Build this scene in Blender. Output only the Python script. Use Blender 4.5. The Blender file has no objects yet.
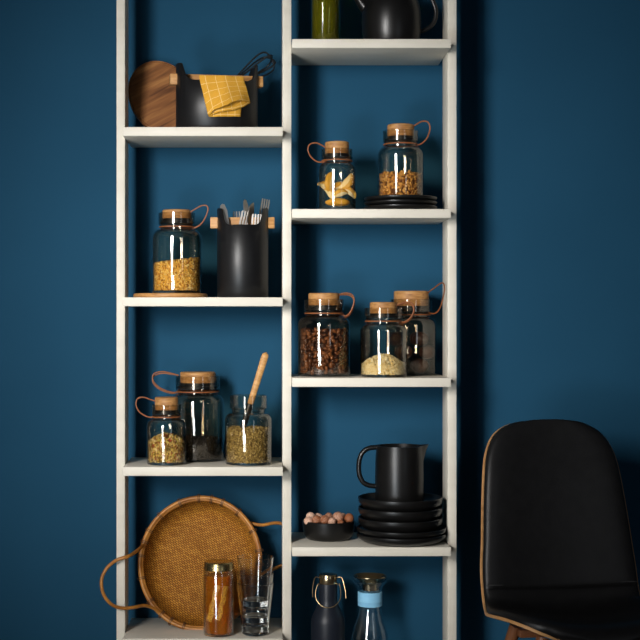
import bpy, bmesh, math, random
from mathutils import Vector, Matrix
PI = math.pi
sc = bpy.context.scene
col = sc.collection
random.seed(7)

# ------------------------------------------------------------------ camera
FP = 0.00275                     # metres per pixel at the front edge of the shelves (4 m from the lens)
def S(Y): return FP * (4.0 + Y) / 4.0
def X(px, Y): return (px - 257.0) * S(Y)
def Z(py, Y): return 1.2 - (py - 317.0) * S(Y)
cam = bpy.data.cameras.new('camera'); camo = bpy.data.objects.new('camera', cam); col.objects.link(camo)
camo.location = (0, -4.0, 1.2); camo.rotation_euler = (PI / 2, 0, 0)
cam.sensor_width = 36.0; cam.lens = 36.0 * 4.0 / (640 * FP)
cam.shift_x = 63 / 640.0; cam.shift_y = -3 / 640.0
cam.clip_start = 0.05; cam.clip_end = 50
sc.camera = camo

# ------------------------------------------------------------------ world, studio lights, exposure
w = bpy.data.worlds.new('studio'); sc.world = w; w.use_nodes = True
bg = w.node_tree.nodes['Background']; bg.inputs[0].default_value = (0.75, 0.85, 1.0, 1); bg.inputs[1].default_value = 0.022

def area(name, loc, target, sx, sy, power, color, spread=180):
    l = bpy.data.lights.new(name, 'AREA'); l.shape = 'RECTANGLE'; l.size = sx; l.size_y = sy
    l.energy = power; l.color = color; l.spread = math.radians(spread)
    o = bpy.data.objects.new(name, l); col.objects.link(o); o.location = loc
    d = Vector(target) - Vector(loc)
    o.rotation_euler = d.to_track_quat('-Z', 'Y').to_euler()
    return o
area('key_softbox', (-1.30, -3.0, 1.85), (0.12, 0.1, 1.19), 0.52, 0.9, 8.9, (1.0, 0.975, 0.95), 50)
area('tall_strip_softbox', (-1.36, -3.1, 1.36), (0.12, 0.1, 1.22), 0.56, 2.15, 4.9, (1.0, 0.965, 0.935), 52)
area('added_low_fill', (-1.05, -2.9, 0.28), (0.25, 0.12, 1.75), 0.7, 0.5, 3.6, (0.82, 0.93, 1.0), 60)  # added lamp in place of floor bounce, brightens the shelf undersides
area('fill_softbox', (1.7, -3.2, 1.4), (0.15, 0.1, 1.2), 0.25, 1.6, 2.6, (0.85, 0.93, 1.0))
sc.view_settings.view_transform = 'Standard'; sc.view_settings.look = 'None'
sc.view_settings.exposure = 0.0; sc.view_settings.gamma = 1.0; sc.view_settings.use_curve_mapping = False
sc.cycles.transparent_max_bounces = 40
sc.cycles.max_bounces = 16; sc.cycles.transmission_bounces = 16; sc.cycles.glossy_bounces = 6

# ------------------------------------------------------------------ materials
def newmat(name):
    m = bpy.data.materials.new(name); m.use_nodes = True
    nt = m.node_tree
    return m, nt, nt.nodes['Principled BSDF'], nt.nodes['Material Output']
def N(nt, t, **kw):
    n = nt.nodes.new(t)
    for k, v in kw.items(): setattr(n, k, v)
    return n
def setp(b, color=None, rough=None, metal=None, spec=None, coat=None):
    if color is not None: b.inputs['Base Color'].default_value = (*color, 1)
    if rough is not None: b.inputs['Roughness'].default_value = rough
    if metal is not None: b.inputs['Metallic'].default_value = metal
    if spec is not None: b.inputs['Specular IOR Level'].default_value = spec
    if coat is not None: b.inputs['Coat Weight'].default_value = coat
def ramp(nt, stops, interp='LINEAR'):
    r = N(nt, 'ShaderNodeValToRGB'); e = r.color_ramp.elements; r.color_ramp.interpolation = interp
    e[0].position, e[0].color = stops[0][0], (*stops[0][1], 1)
    e[1].position, e[1].color = stops[-1][0], (*stops[-1][1], 1)
    for p, c in stops[1:-1]:
        k = e.new(p); k.color = (*c, 1)
    return r
def noisy(name, c1, c2, scale=(8, 8, 8), rough=0.5, bump=0.0, bscale=60, spec=0.5, metal=0.0, detail=4, lo=0.35, hi=0.65, coat=0):
    """two-tone mottled surface in object coordinates"""
    m, nt, b, out = newmat(name); L = nt.links.new
    tc = N(nt, 'ShaderNodeTexCoord'); mp = N(nt, 'ShaderNodeMapping'); mp.inputs['Scale'].default_value = scale
    nz = N(nt, 'ShaderNodeTexNoise'); nz.inputs['Scale'].default_value = 1.0; nz.inputs['Detail'].default_value = detail
    L(tc.outputs['Object'], mp.inputs[0]); L(mp.outputs[0], nz.inputs['Vector'])
    r = ramp(nt, [(lo, c1), (hi, c2)]); L(nz.outputs['Fac'], r.inputs[0]); L(r.outputs[0], b.inputs['Base Color'])
    setp(b, rough=rough, spec=spec, metal=metal, coat=coat)
    if bump:
        n2 = N(nt, 'ShaderNodeTexNoise'); n2.inputs['Scale'].default_value = bscale; n2.inputs['Detail'].default_value = 3
        L(tc.outputs['Object'], n2.inputs['Vector'])
        bp = N(nt, 'ShaderNodeBump'); bp.inputs['Strength'].default_value = bump; bp.inputs['Distance'].default_value = 0.004
        L(n2.outputs['Fac'], bp.inputs['Height']); L(bp.outputs[0], b.inputs['Normal'])
    return m
def wood(name, c1, c2, c3, stretch=(3, 40, 40), rough=0.5, rot=(0, 0, 0)):
    m, nt, b, out = newmat(name); L = nt.links.new
    tc = N(nt, 'ShaderNodeTexCoord'); mp = N(nt, 'ShaderNodeMapping', vector_type='TEXTURE'); mp.inputs['Scale'].default_value = tuple(1 / q for q in stretch); mp.inputs['Rotation'].default_value = rot
    nz = N(nt, 'ShaderNodeTexNoise'); nz.inputs['Scale'].default_value = 1.0; nz.inputs['Detail'].default_value = 6; nz.inputs['Distortion'].default_value = 0.6
    L(tc.outputs['Object'], mp.inputs[0]); L(mp.outputs[0], nz.inputs['Vector'])
    r = ramp(nt, [(0.3, c1), (0.5, c2), (0.7, c3)]); L(nz.outputs['Fac'], r.inputs[0]); L(r.outputs[0], b.inputs['Base Color'])
    setp(b, rough=rough, spec=0.35)
    bp = N(nt, 'ShaderNodeBump'); bp.inputs['Strength'].default_value = 0.15; bp.inputs['Distance'].default_value = 0.001
    L(nz.outputs['Fac'], bp.inputs['Height']); L(bp.outputs[0], b.inputs['Normal'])
    return m
def thin_glass(name, tint, edge, refl=1.0, rough=0.0):
    """glass wall a few mm thick: tinted pass-through with a Schlick surface reflection; longer path at grazing angles absorbs more"""
    m, nt, b, out = newmat(name); L = nt.links.new
    nt.nodes.remove(b)
    lw = N(nt, 'ShaderNodeLayerWeight'); lw.inputs['Blend'].default_value = 0.5
    p2 = N(nt, 'ShaderNodeMath', operation='POWER'); p2.inputs[1].default_value = 2.6; L(lw.outputs['Facing'], p2.inputs[0])
    mx = N(nt, 'ShaderNodeMix', data_type='RGBA'); mx.inputs[6].default_value = (*tint, 1); mx.inputs[7].default_value = (*edge, 1)
    L(p2.outputs[0], mx.inputs[0])
    tr = N(nt, 'ShaderNodeBsdfTransparent'); L(mx.outputs[2], tr.inputs[0])
    gl = N(nt, 'ShaderNodeBsdfGlossy'); gl.inputs['Roughness'].default_value = rough; gl.inputs[0].default_value = (1, 1, 1, 1)
    p5 = N(nt, 'ShaderNodeMath', operation='POWER'); p5.inputs[1].default_value = 5.0; L(lw.outputs['Facing'], p5.inputs[0])
    ma = N(nt, 'ShaderNodeMath', operation='MULTIPLY_ADD'); ma.inputs[1].default_value = 0.9 * refl; ma.inputs[2].default_value = 0.045 * refl
    L(p5.outputs[0], ma.inputs[0])
    ms = N(nt, 'ShaderNodeMixShader'); L(ma.outputs[0], ms.inputs[0]); L(tr.outputs[0], ms.inputs[1]); L(gl.outputs[0], ms.inputs[2])
    L(ms.outputs[0], out.inputs[0])
    return m
def glass(name, color, ior=1.45, rough=0.0):
    m, nt, b, out = newmat(name)
    g = N(nt, 'ShaderNodeBsdfGlass'); g.inputs['Color'].default_value = (*color, 1); g.inputs['IOR'].default_value = ior; g.inputs['Roughness'].default_value = rough
    nt.nodes.remove(b); nt.links.new(g.outputs[0], out.inputs[0]); return m
def grain_mat(name, cols, rough=0.55):
    m, nt, b, out = newmat(name); L = nt.links.new
    g = N(nt, 'ShaderNodeNewGeometry')
    n = len(cols); r = ramp(nt, [((i / n) if i else 0.0, c) for i, c in enumerate(cols)], 'CONSTANT')
    L(g.outputs['Random Per Island'], r.inputs[0]); L(r.outputs[0], b.inputs['Base Color']); setp(b, rough=rough, spec=0.3); return m
def objrand_mat(name, c1, c2, rough=0.5, scale=120):
    m, nt, b, out = newmat(name); L = nt.links.new
    oi = N(nt, 'ShaderNodeObjectInfo'); tc = N(nt, 'ShaderNodeTexCoord')
    nz = N(nt, 'ShaderNodeTexNoise'); nz.inputs['Scale'].default_value = scale; nz.inputs['Detail'].default_value = 3; L(tc.outputs['Object'], nz.inputs['Vector'])
    ad = N(nt, 'ShaderNodeMath', operation='ADD'); L(oi.outputs['Random'], ad.inputs[0]); L(nz.outputs['Fac'], ad.inputs[1])
    r = ramp(nt, [(0.5, c1), (1.0, c2)])
    hv = N(nt, 'ShaderNodeMath', operation='MULTIPLY'); hv.inputs[1].default_value = 0.72; L(ad.outputs[0], hv.inputs[0])
    L(hv.outputs[0], r.inputs[0]); L(r.outputs[0], b.inputs['Base Color']); setp(b, rough=rough, spec=0.35)
    bp = N(nt, 'ShaderNodeBump'); bp.inputs['Strength'].default_value = 0.5; bp.inputs['Distance'].default_value = 0.002
    L(nz.outputs['Fac'], bp.inputs['Height']); L(bp.outputs[0], b.inputs['Normal'])
    return m
def plain(name, color, rough, metal=0, spec=0.5):
    m, nt, b, out = newmat(name); setp(b, color, rough, metal, spec); return m

M = {}
M['wall'] = noisy('blue_wall_paint', (0.0122, 0.062, 0.116), (0.0142, 0.070, 0.130), (2.2, 2.2, 2.2), 0.75, 0.05, 40, 0.06, lo=0.3, hi=0.7)
M['floor'] = wood('pale_floor', (0.30, 0.27, 0.24), (0.36, 0.33, 0.30), (0.42, 0.39, 0.36), (1.5, 30, 30))
M['cream'] = noisy('cream_paint', (0.65, 0.605, 0.51), (0.695, 0.65, 0.555), (9, 9, 30), 0.5, 0.08, 200, 0.3)
M['black'] = noisy('matte_black_ceramic', (0.0042, 0.0040, 0.0040), (0.0058, 0.0055, 0.0053), (30, 30, 30), 0.33, 0.04, 300, 0.42)
M['blackm'] = noisy('black_powder_coat', (0.0045, 0.0045, 0.0050), (0.0065, 0.0065, 0.0070), (30, 30, 90), 0.40, 0.05, 300, 0.40)
M['slate'] = noisy('slate_matte_lacquer', (0.008, 0.011, 0.018), (0.010, 0.0135, 0.021), (30, 30, 30), 0.42, 0.0, 300, 0.35)
M['cork'] = wood('oak_lid_wood', (0.26, 0.115, 0.034), (0.41, 0.20, 0.066), (0.52, 0.28, 0.10), (18, 90, 160), 0.55)
M['oak'] = wood('light_oak', (0.38, 0.18, 0.055), (0.50, 0.26, 0.085), (0.60, 0.34, 0.125), (12, 12, 160), 0.5)
M['oakbar'] = wood('light_oak_bar', (0.36, 0.165, 0.05), (0.48, 0.24, 0.08), (0.58, 0.32, 0.115), (14, 120, 120), 0.5)
M['walnut'] = wood('acacia_wood', (0.085, 0.028, 0.007), (0.22, 0.083, 0.022), (0.37, 0.165, 0.05), (5, 30, 60), 0.5, (0, math.radians(-28), 0))
M['shellwood'] = wood('oak_plywood', (0.34, 0.17, 0.06), (0.44, 0.23, 0.09), (0.50, 0.28, 0.12), (6, 6, 40), 0.45)
M['legwood'] = wood('dark_stained_oak', (0.10, 0.035, 0.012), (0.15, 0.055, 0.02), (0.19, 0.075, 0.03), (30, 30, 5), 0.45)
M['leather'] = plain('tan_leather_cord', (0.21, 0.066, 0.017), 0.5, 0, 0.4)
M['hide'] = noisy('black_leather', (0.0055, 0.0053, 0.0055), (0.007, 0.0068, 0.007), (40, 40, 40), 0.40, 0.1, 260, 0.22)
M['rubber'] = plain('black_silicone', (0.006, 0.006, 0.006), 0.4)
M['smoke'] = thin_glass('smoke_glass', (0.935, 0.905, 0.845), (0.085, 0.085, 0.08), 1.35)
M['smokedark'] = thin_glass('deep_smoke_glass', (0.60, 0.62, 0.61), (0.2, 0.21, 0.2), 1.0)
M['clear'] = thin_glass('clear_glass', (0.965, 0.98, 0.98), (0.66, 0.72, 0.74), 1.6)
M['tumbler'] = glass('tumbler_glass', (0.995, 1.0, 1.0), 1.40)
M['steel'] = plain('brushed_steel', (0.55, 0.53, 0.50), 0.28, 1)
M['cutlery'] = plain('satin_steel', (0.44, 0.41, 0.375), 0.42, 1)
M['bronze'] = plain('warm_steel', (0.56, 0.43, 0.26), 0.22, 1)
M['goldlid'] = plain('gold_tin', (0.55, 0.43, 0.20), 0.27, 1)
M['brass'] = plain('brass_wire', (0.42, 0.31, 0.17), 0.35, 1)
M['wire'] = plain('black_coated_wire', (0.012, 0.012, 0.012), 0.3)
M['rattan'] = noisy('rattan', (0.28, 0.10, 0.013), (0.48, 0.20, 0.03), (25, 25, 25), 0.42, 0.1, 80, 0.45)
M['binding'] = plain('dark_cane_binding', (0.10, 0.042, 0.014), 0.5)
M['blueband'] = noisy('light_blue_neoprene', (0.22, 0.52, 0.76), (0.26, 0.57, 0.80), (60, 60, 60), 0.7, 0.1, 200)
M['thread'] = plain('black_thread', (0.02, 0.02, 0.02), 0.7)

# woven cane
m, nt, b, out = newmat('woven_cane'); L = nt.links.new
tc = N(nt, 'ShaderNodeTexCoord'); mp = N(nt, 'ShaderNodeMapping'); mp.inputs['Rotation'].default_value = (0, 0, math.radians(33)); mp.inputs['Scale'].default_value = (1, 1, 1)
L(tc.outputs['UV'], mp.inputs[0])
br = N(nt, 'ShaderNodeTexBrick'); br.offset = 0.5; br.offset_frequency = 2
br.inputs['Color1'].default_value = (0.60, 0.275, 0.042, 1); br.inputs['Color2'].default_value = (0.40, 0.155, 0.021, 1); br.inputs['Mortar'].default_value = (0.035, 0.012, 0.003, 1)
br.inputs['Scale'].default_value = 1.0; br.inputs['Mortar Size'].default_value = 0.0010; br.inputs['Mortar Smooth'].default_value = 0.6
br.inputs['Brick Width'].default_value = 0.0105; br.inputs['Row Height'].default_value = 0.0052
L(mp.outputs[0], br.inputs['Vector'])
nz = N(nt, 'ShaderNodeTexNoise'); nz.inputs['Scale'].default_value = 14; L(tc.outputs['UV'], nz.inputs['Vector'])
rr = ramp(nt, [(0.3, (0.86, 0.84, 0.80)), (0.7, (1.05, 1.05, 1.05))]); L(nz.outputs['Fac'], rr.inputs[0])
mm = N(nt, 'ShaderNodeMix', data_type='RGBA', blend_type='MULTIPLY'); mm.inputs[0].default_value = 1
L(br.outputs['Color'], mm.inputs[6]); L(rr.outputs[0], mm.inputs[7]); L(mm.outputs[2], b.inputs['Base Color'])
bp = N(nt, 'ShaderNodeBump'); bp.invert = True; bp.inputs['Strength'].default_value = 0.9; bp.inputs['Distance'].default_value = 0.002
L(br.outputs['Fac'], bp.inputs['Height']); L(bp.outputs[0], b.inputs['Normal']); setp(b, rough=0.55, spec=0.08); M['weave'] = m

# checked cloth
m, nt, b, out = newmat('ochre_checked_linen'); L = nt.links.new
tc = N(nt, 'ShaderNodeTexCoord')
br = N(nt, 'ShaderNodeTexBrick'); br.offset = 0.0
br.inputs['Color1'].default_value = (0.60, 0.30, 0.032, 1); br.inputs['Color2'].default_value = (0.65, 0.33, 0.038, 1); br.inputs['Mortar'].default_value = (0.76, 0.52, 0.20, 1)
br.inputs['Scale'].default_value = 1.0; br.inputs['Mortar Size'].default_value = 0.0008; br.inputs['Mortar Smooth'].default_value = 0.1
br.inputs['Brick Width'].default_value = 0.027; br.inputs['Row Height'].default_value = 0.027
L(tc.outputs['UV'], br.inputs['Vector']); L(br.outputs['Color'], b.inputs['Base Color']); setp(b, rough=0.85, spec=0.15)
nz = N(nt, 'ShaderNodeTexNoise'); nz.inputs['Scale'].default_value = 160; L(tc.outputs['UV'], nz.inputs['Vector'])
bp = N(nt, 'ShaderNodeBump'); bp.inputs['Strength'].default_value = 0.35; bp.inputs['Distance'].default_value = 0.003
L(nz.outputs['Fac'], bp.inputs['Height']); L(bp.outputs[0], b.inputs['Normal']); M['linen'] = m

# honey and comb: amber translucent
def amber(name, c, sub, rough):
    m, nt, b, out = newmat(name); L = nt.links.new
    tc = N(nt, 'ShaderNodeTexCoord'); nz = N(nt, 'ShaderNodeTexNoise'); nz.inputs['Scale'].default_value = 30; L(tc.outputs['Object'], nz.inputs['Vector'])
    r = ramp(nt, [(0.3, c), (0.75, sub)]); L(nz.outputs['Fac'], r.inputs[0]); L(r.outputs[0], b.inputs['Base Color'])
    setp(b, rough=rough, spec=0.5); b.inputs['Transmission Weight'].default_value = 0.6; b.inputs['IOR'].default_value = 1.3
    return m
M['honey'] = amber('amber_honey', (0.50, 0.11, 0.002), (0.82, 0.27, 0.008), 0.1)
m, nt, b, out = newmat('honeycomb_wax'); L = nt.links.new
tc = N(nt, 'ShaderNodeTexCoord'); vo = N(nt, 'ShaderNodeTexVoronoi'); vo.inputs['Scale'].default_value = 260; L(tc.outputs['Object'], vo.inputs['Vector'])
r = ramp(nt, [(0.25, (0.40, 0.10, 0.004)), (0.7, (0.85, 0.42, 0.04))]); L(vo.outputs['Distance'], r.inputs[0]); L(r.outputs[0], b.inputs['Base Color']); setp(b, rough=0.4)
bp = N(nt, 'ShaderNodeBump'); bp.inputs['Strength'].default_value = 0.6; bp.inputs['Distance'].default_value = 0.002; L(vo.outputs['Distance'], bp.inputs['Height']); L(bp.outputs[0], b.inputs['Normal']); M['comb'] = m
M['oil'] = plain('green_olive_oil', (0.34, 0.30, 0.006), 0.08, 0, 0.5); M['oil'].node_tree.nodes['Principled BSDF'].inputs['Transmission Weight'].default_value = 0.72; M['oil'].node_tree.nodes['Principled BSDF'].inputs['IOR'].default_value = 1.3
M['oilglass'] = thin_glass('bottle_glass', (0.93, 0.94, 0.85), (0.55, 0.58, 0.35), 1.0)

M['g_gold'] = grain_mat('golden_grain', [(0.80, 0.47, 0.075), (0.88, 0.58, 0.14), (0.55, 0.26, 0.035), (0.95, 0.74, 0.30), (0.84, 0.50, 0.09), (0.34, 0.14, 0.02)])
M['g_musli'] = grain_mat('mixed_muesli', [(0.58, 0.38, 0.10), (0.74, 0.54, 0.20), (0.26, 0.14, 0.035), (0.36, 0.06, 0.02), (0.68, 0.48, 0.12), (0.85, 0.70, 0.36), (0.20, 0.14, 0.03), (0.62, 0.50, 0.12)])
M['g_herb'] = grain_mat('olive_seed', [(0.36, 0.25, 0.075), (0.50, 0.37, 0.13), (0.17, 0.105, 0.03), (0.60, 0.47, 0.19), (0.30, 0.21, 0.06), (0.12, 0.075, 0.02)])
M['g_brown'] = grain_mat('buckwheat', [(0.60, 0.29, 0.06), (0.34, 0.13, 0.025), (0.82, 0.48, 0.14), (0.14, 0.05, 0.012), (0.66, 0.34, 0.08)])
M['g_flake'] = grain_mat('pale_flakes', [(0.90, 0.74, 0.40), (0.95, 0.85, 0.55), (0.80, 0.60, 0.26), (0.96, 0.90, 0.66)])
M['g_tea'] = grain_mat('dark_tea', [(0.008, 0.006, 0.005), (0.018, 0.012, 0.008), (0.012, 0.009, 0.006)])
M['bean'] = objrand_mat('roasted_bean', (0.040, 0.012, 0.005), (0.22, 0.078, 0.026), 0.36)
M['nut'] = objrand_mat('sugared_hazelnut', (0.26, 0.085, 0.030), (0.80, 0.52, 0.38), 0.6, 4)
M['prune'] = objrand_mat('dried_fig', (0.035, 0.014, 0.008), (0.09, 0.037, 0.019), 0.5, 4)
M['fruitflesh'] = objrand_mat('dried_fruit_flesh', (0.95, 0.75, 0.36), (0.97, 0.88, 0.62), 0.6, 60)
M['fruitskin'] = plain('dried_fruit_skin', (0.82, 0.45, 0.055), 0.5)

# ------------------------------------------------------------------ helpers
def mesh_obj(name, bm, mats, parent=None, loc=(0, 0, 0), rot=(0, 0, 0), sharp=40, smooth=True):
    bmesh.ops.recalc_face_normals(bm, faces=bm.faces)
    lim = math.radians(sharp)
    for f in bm.faces: f.smooth = smooth
    for e in bm.edges:
        e.smooth = not (len(e.link_faces) == 2 and e.calc_face_angle(0) > lim)
    me = bpy.data.meshes.new(name); bm.to_mesh(me); bm.free()
    for mt in (mats if isinstance(mats, (list, tuple)) else [mats]): me.materials.append(mt)
    o = bpy.data.objects.new(name, me); col.objects.link(o)
    o.location = loc; o.rotation_euler = rot
    if parent: o.parent = parent
    return o
def tag(o, label, cat, group=None, kind=None):
    o['label'] = label; o['category'] = cat
    if group: o['group'] = group
    if kind: o['kind'] = kind
    return o
def thing(name, label, cat, loc=(0, 0, 0), rotz=0, group=None):
    o = bpy.data.objects.new(name, None); col.objects.link(o); o.location = loc; o.rotation_euler = (0, 0, rotz)
    o.empty_display_size = 0.05
    return tag(o, label, cat, group)
def bm_box(bm, x0, x1, y0, y1, z0, z1, bev=0.0, seg=2):
    vs = [bm.verts.new(p) for p in ((x0, y0, z0), (x1, y0, z0), (x1, y1, z0), (x0, y1, z0), (x0, y0, z1), (x1, y0, z1), (x1, y1, z1), (x0, y1, z1))]
    fs = [bm.faces.new([vs[i] for i in q]) for q in ((0, 3, 2, 1), (4, 5, 6, 7), (0, 1, 5, 4), (1, 2, 6, 5), (2, 3, 7, 6), (3, 0, 4, 7))]
    if bev:
        es = list({e for f in fs for e in f.edges})
        bmesh.ops.bevel(bm, geom=es, offset=bev, segments=seg, profile=0.5, affect='EDGES')
    return vs
def bm_lathe(bm, prof, seg=64, mat=0, close=False, sx=1, sy=1, cx=0, cy=0):
    """revolve (r, z); r == 0 makes a pole. close joins last ring to first."""
    rings = []
    for r, z in prof:
        if r < 1e-6: rings.append([bm.verts.new((cx, cy, z))])
        else: rings.append([bm.verts.new((cx + sx * r * math.cos(2 * PI * i / seg), cy + sy * r * math.sin(2 * PI * i / seg), z)) for i in range(seg)])
    pairs = list(zip(rings, rings[1:])) + ([(rings[-1], rings[0])] if close else [])
    for a, b in pairs:
        for i in range(seg):
            j = (i + 1) % seg
            if len(a) == 1 and len(b) == 1: continue
            if len(a) == 1: f = bm.faces.new((a[0], b[i], b[j]))
            elif len(b) == 1: f = bm.faces.new((a[i], a[j], b[0]))
            else: f = bm.faces.new((a[i], a[j], b[j], b[i]))
            f.material_index = mat
    return rings
def catmull(pts, n=8, closed=False):
    P = [Vector(p) for p in pts]; out = []; k = len(P)
    rng = range(k if closed else k - 1)
    for i in rng:
        p1, p2 = P[i], P[(i + 1) % k]
        p0 = P[(i - 1) % k] if (closed or i > 0) else p1 * 2 - p2
        p3 = P[(i + 2) % k] if (closed or i + 2 < k) else p2 * 2 - p1
        for s in range(n):
            t = s / n
            out.append(0.5 * ((2 * p1) + (p2 - p0) * t + (2 * p0 - 5 * p1 + 4 * p2 - p3) * t * t + (3 * p1 - p0 - 3 * p2 + p3) * t ** 3))
    if not closed: out.append(P[-1])
    return out
def bm_tube(bm, pts, r, seg=10, closed=False, mat=0, flat=1.0):
    """tube along points; r is a number or a list per point; flat scales the binormal axis"""
    P = [Vector(p) for p in pts]; n = len(P); rings = []
    R = r if isinstance(r, (list, tuple)) else [r] * n
    up = None
    for i in range(n):
        a = P[(i - 1) % n] if (closed or i > 0) else P[i]
        c = P[(i + 1) % n] if (closed or i < n - 1) else P[i]
        t = (c - a).normalized()
        if up is None:
            up = Vector((0, 0, 1)) if abs(t.z) < 0.9 else Vector((0, 1, 0))
        nrm = (up - t * up.dot(t)).normalized(); up = nrm
        bi = t.cross(nrm)
        rings.append([bm.verts.new(P[i] + nrm * R[i] * math.cos(2 * PI * k / seg) + bi * R[i] * flat * math.sin(2 * PI * k / seg)) for k in range(seg)])
    for i in range(n if closed else n - 1):
        a, b = rings[i], rings[(i + 1) % n]
        for k in range(seg):
            f = bm.faces.new((a[k], a[(k + 1) % seg], b[(k + 1) % seg], b[k])); f.material_index = mat
    if not closed:
        bm.faces.new(rings[0][::-1]).material_index = mat; bm.faces.new(rings[-1]).material_index = mat
def bm_extrude_outline(bm, pts, t):
    """flat plate from a 2-D outline in x,z ; thickness t in y"""
    a = [bm.verts.new((x, -t / 2, z)) for x, z in pts]; b = [bm.verts.new((x, t / 2, z)) for x, z in pts]
    bm.faces.new(a); bm.faces.new(b[::-1]); n = len(pts)
    for i in range(n): bm.faces.new((a[i], b[i], b[(i + 1) % n], a[(i + 1) % n]))
def ico(bm, c, rad, scale=(1, 1, 1), rot=None, sub=1, jit=0, mat=0):
    r = bmesh.ops.create_icosphere(bm, subdivisions=sub, radius=rad)
    mtx = (rot or Matrix.Identity(3))
    for v in r['verts']:
        p = Vector((v.co.x * scale[0], v.co.y * scale[1], v.co.z * scale[2]))
        if jit: p *= 1 + random.uniform(-jit, jit)
        v.co = mtx @ p + Vector(c)
    if mat:
        for v in r['verts']:
            for f in v.link_faces: f.material_index = mat
def rrot():
    return Matrix.Rotation(random.uniform(0, 2 * PI), 3, 'X') @ Matrix.Rotation(random.uniform(0, 2 * PI), 3, 'Y') @ Matrix.Rotation(random.uniform(0, 2 * PI), 3, 'Z')

# ------------------------------------------------------------------ the room
DEPTH = 0.278; WALLY = 0.285
def struct(name, bm, mt):
    o = mesh_obj(name, bm, mt); o['kind'] = 'structure'; return o
bm = bmesh.new(); bm_box(bm, -3.2, 3.4, WALLY, WALLY + 0.1, 0, 2.9); struct('wall_back', bm, M['wall'])
bm = bmesh.new(); bm_box(bm, -3.2, 3.4, -5.0, WALLY, -0.1, 0); struct('floor', bm, M['floor'])

# ------------------------------------------------------------------ shelving unit
unit = thing('shelving_unit', 'tall cream painted open shelving unit with two columns of staggered shelves against the blue wall', 'shelves', (0.083, 0.12, 0))
UX, UY = 0.083, 0.12
for x0, x1 in ((-0.3935, -0.3697), (0.0714, 0.0962), (0.5338, 0.5588)):
    bm = bmesh.new(); bm_box(bm, x0 - UX, x1 - UX, 0.074 - UY, 0.184 - UY, 0, 2.36, 0.0012)
    mesh_obj('upright', bm, M['cream'], unit)
def ztop(py): return 1.2 - (py - 317) * FP
ZL = [ztop(v) for v in (127, 297.3, 467, 638.7)]
ZR = [ztop(v) for v in (39, 209, 378, 547.3, 690)]
TH = 0.0245
def shelf(x0, x1, zt):
    bm = bmesh.new(); bm_box(bm, x0 - UX, x1 - UX, 0 - UY, DEPTH - UY, zt - TH, zt, 0.0012)
    mesh_obj('shelf', bm, M['cream'], unit)
for z in ZL + [ztop(-44)]: shelf(-0.3692, 0.0709, z)
for z in ZR + [ztop(-131)]: shelf(0.0967, 0.5333, z)
E = 0.0004   # clearance under things set on a shelf

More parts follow.
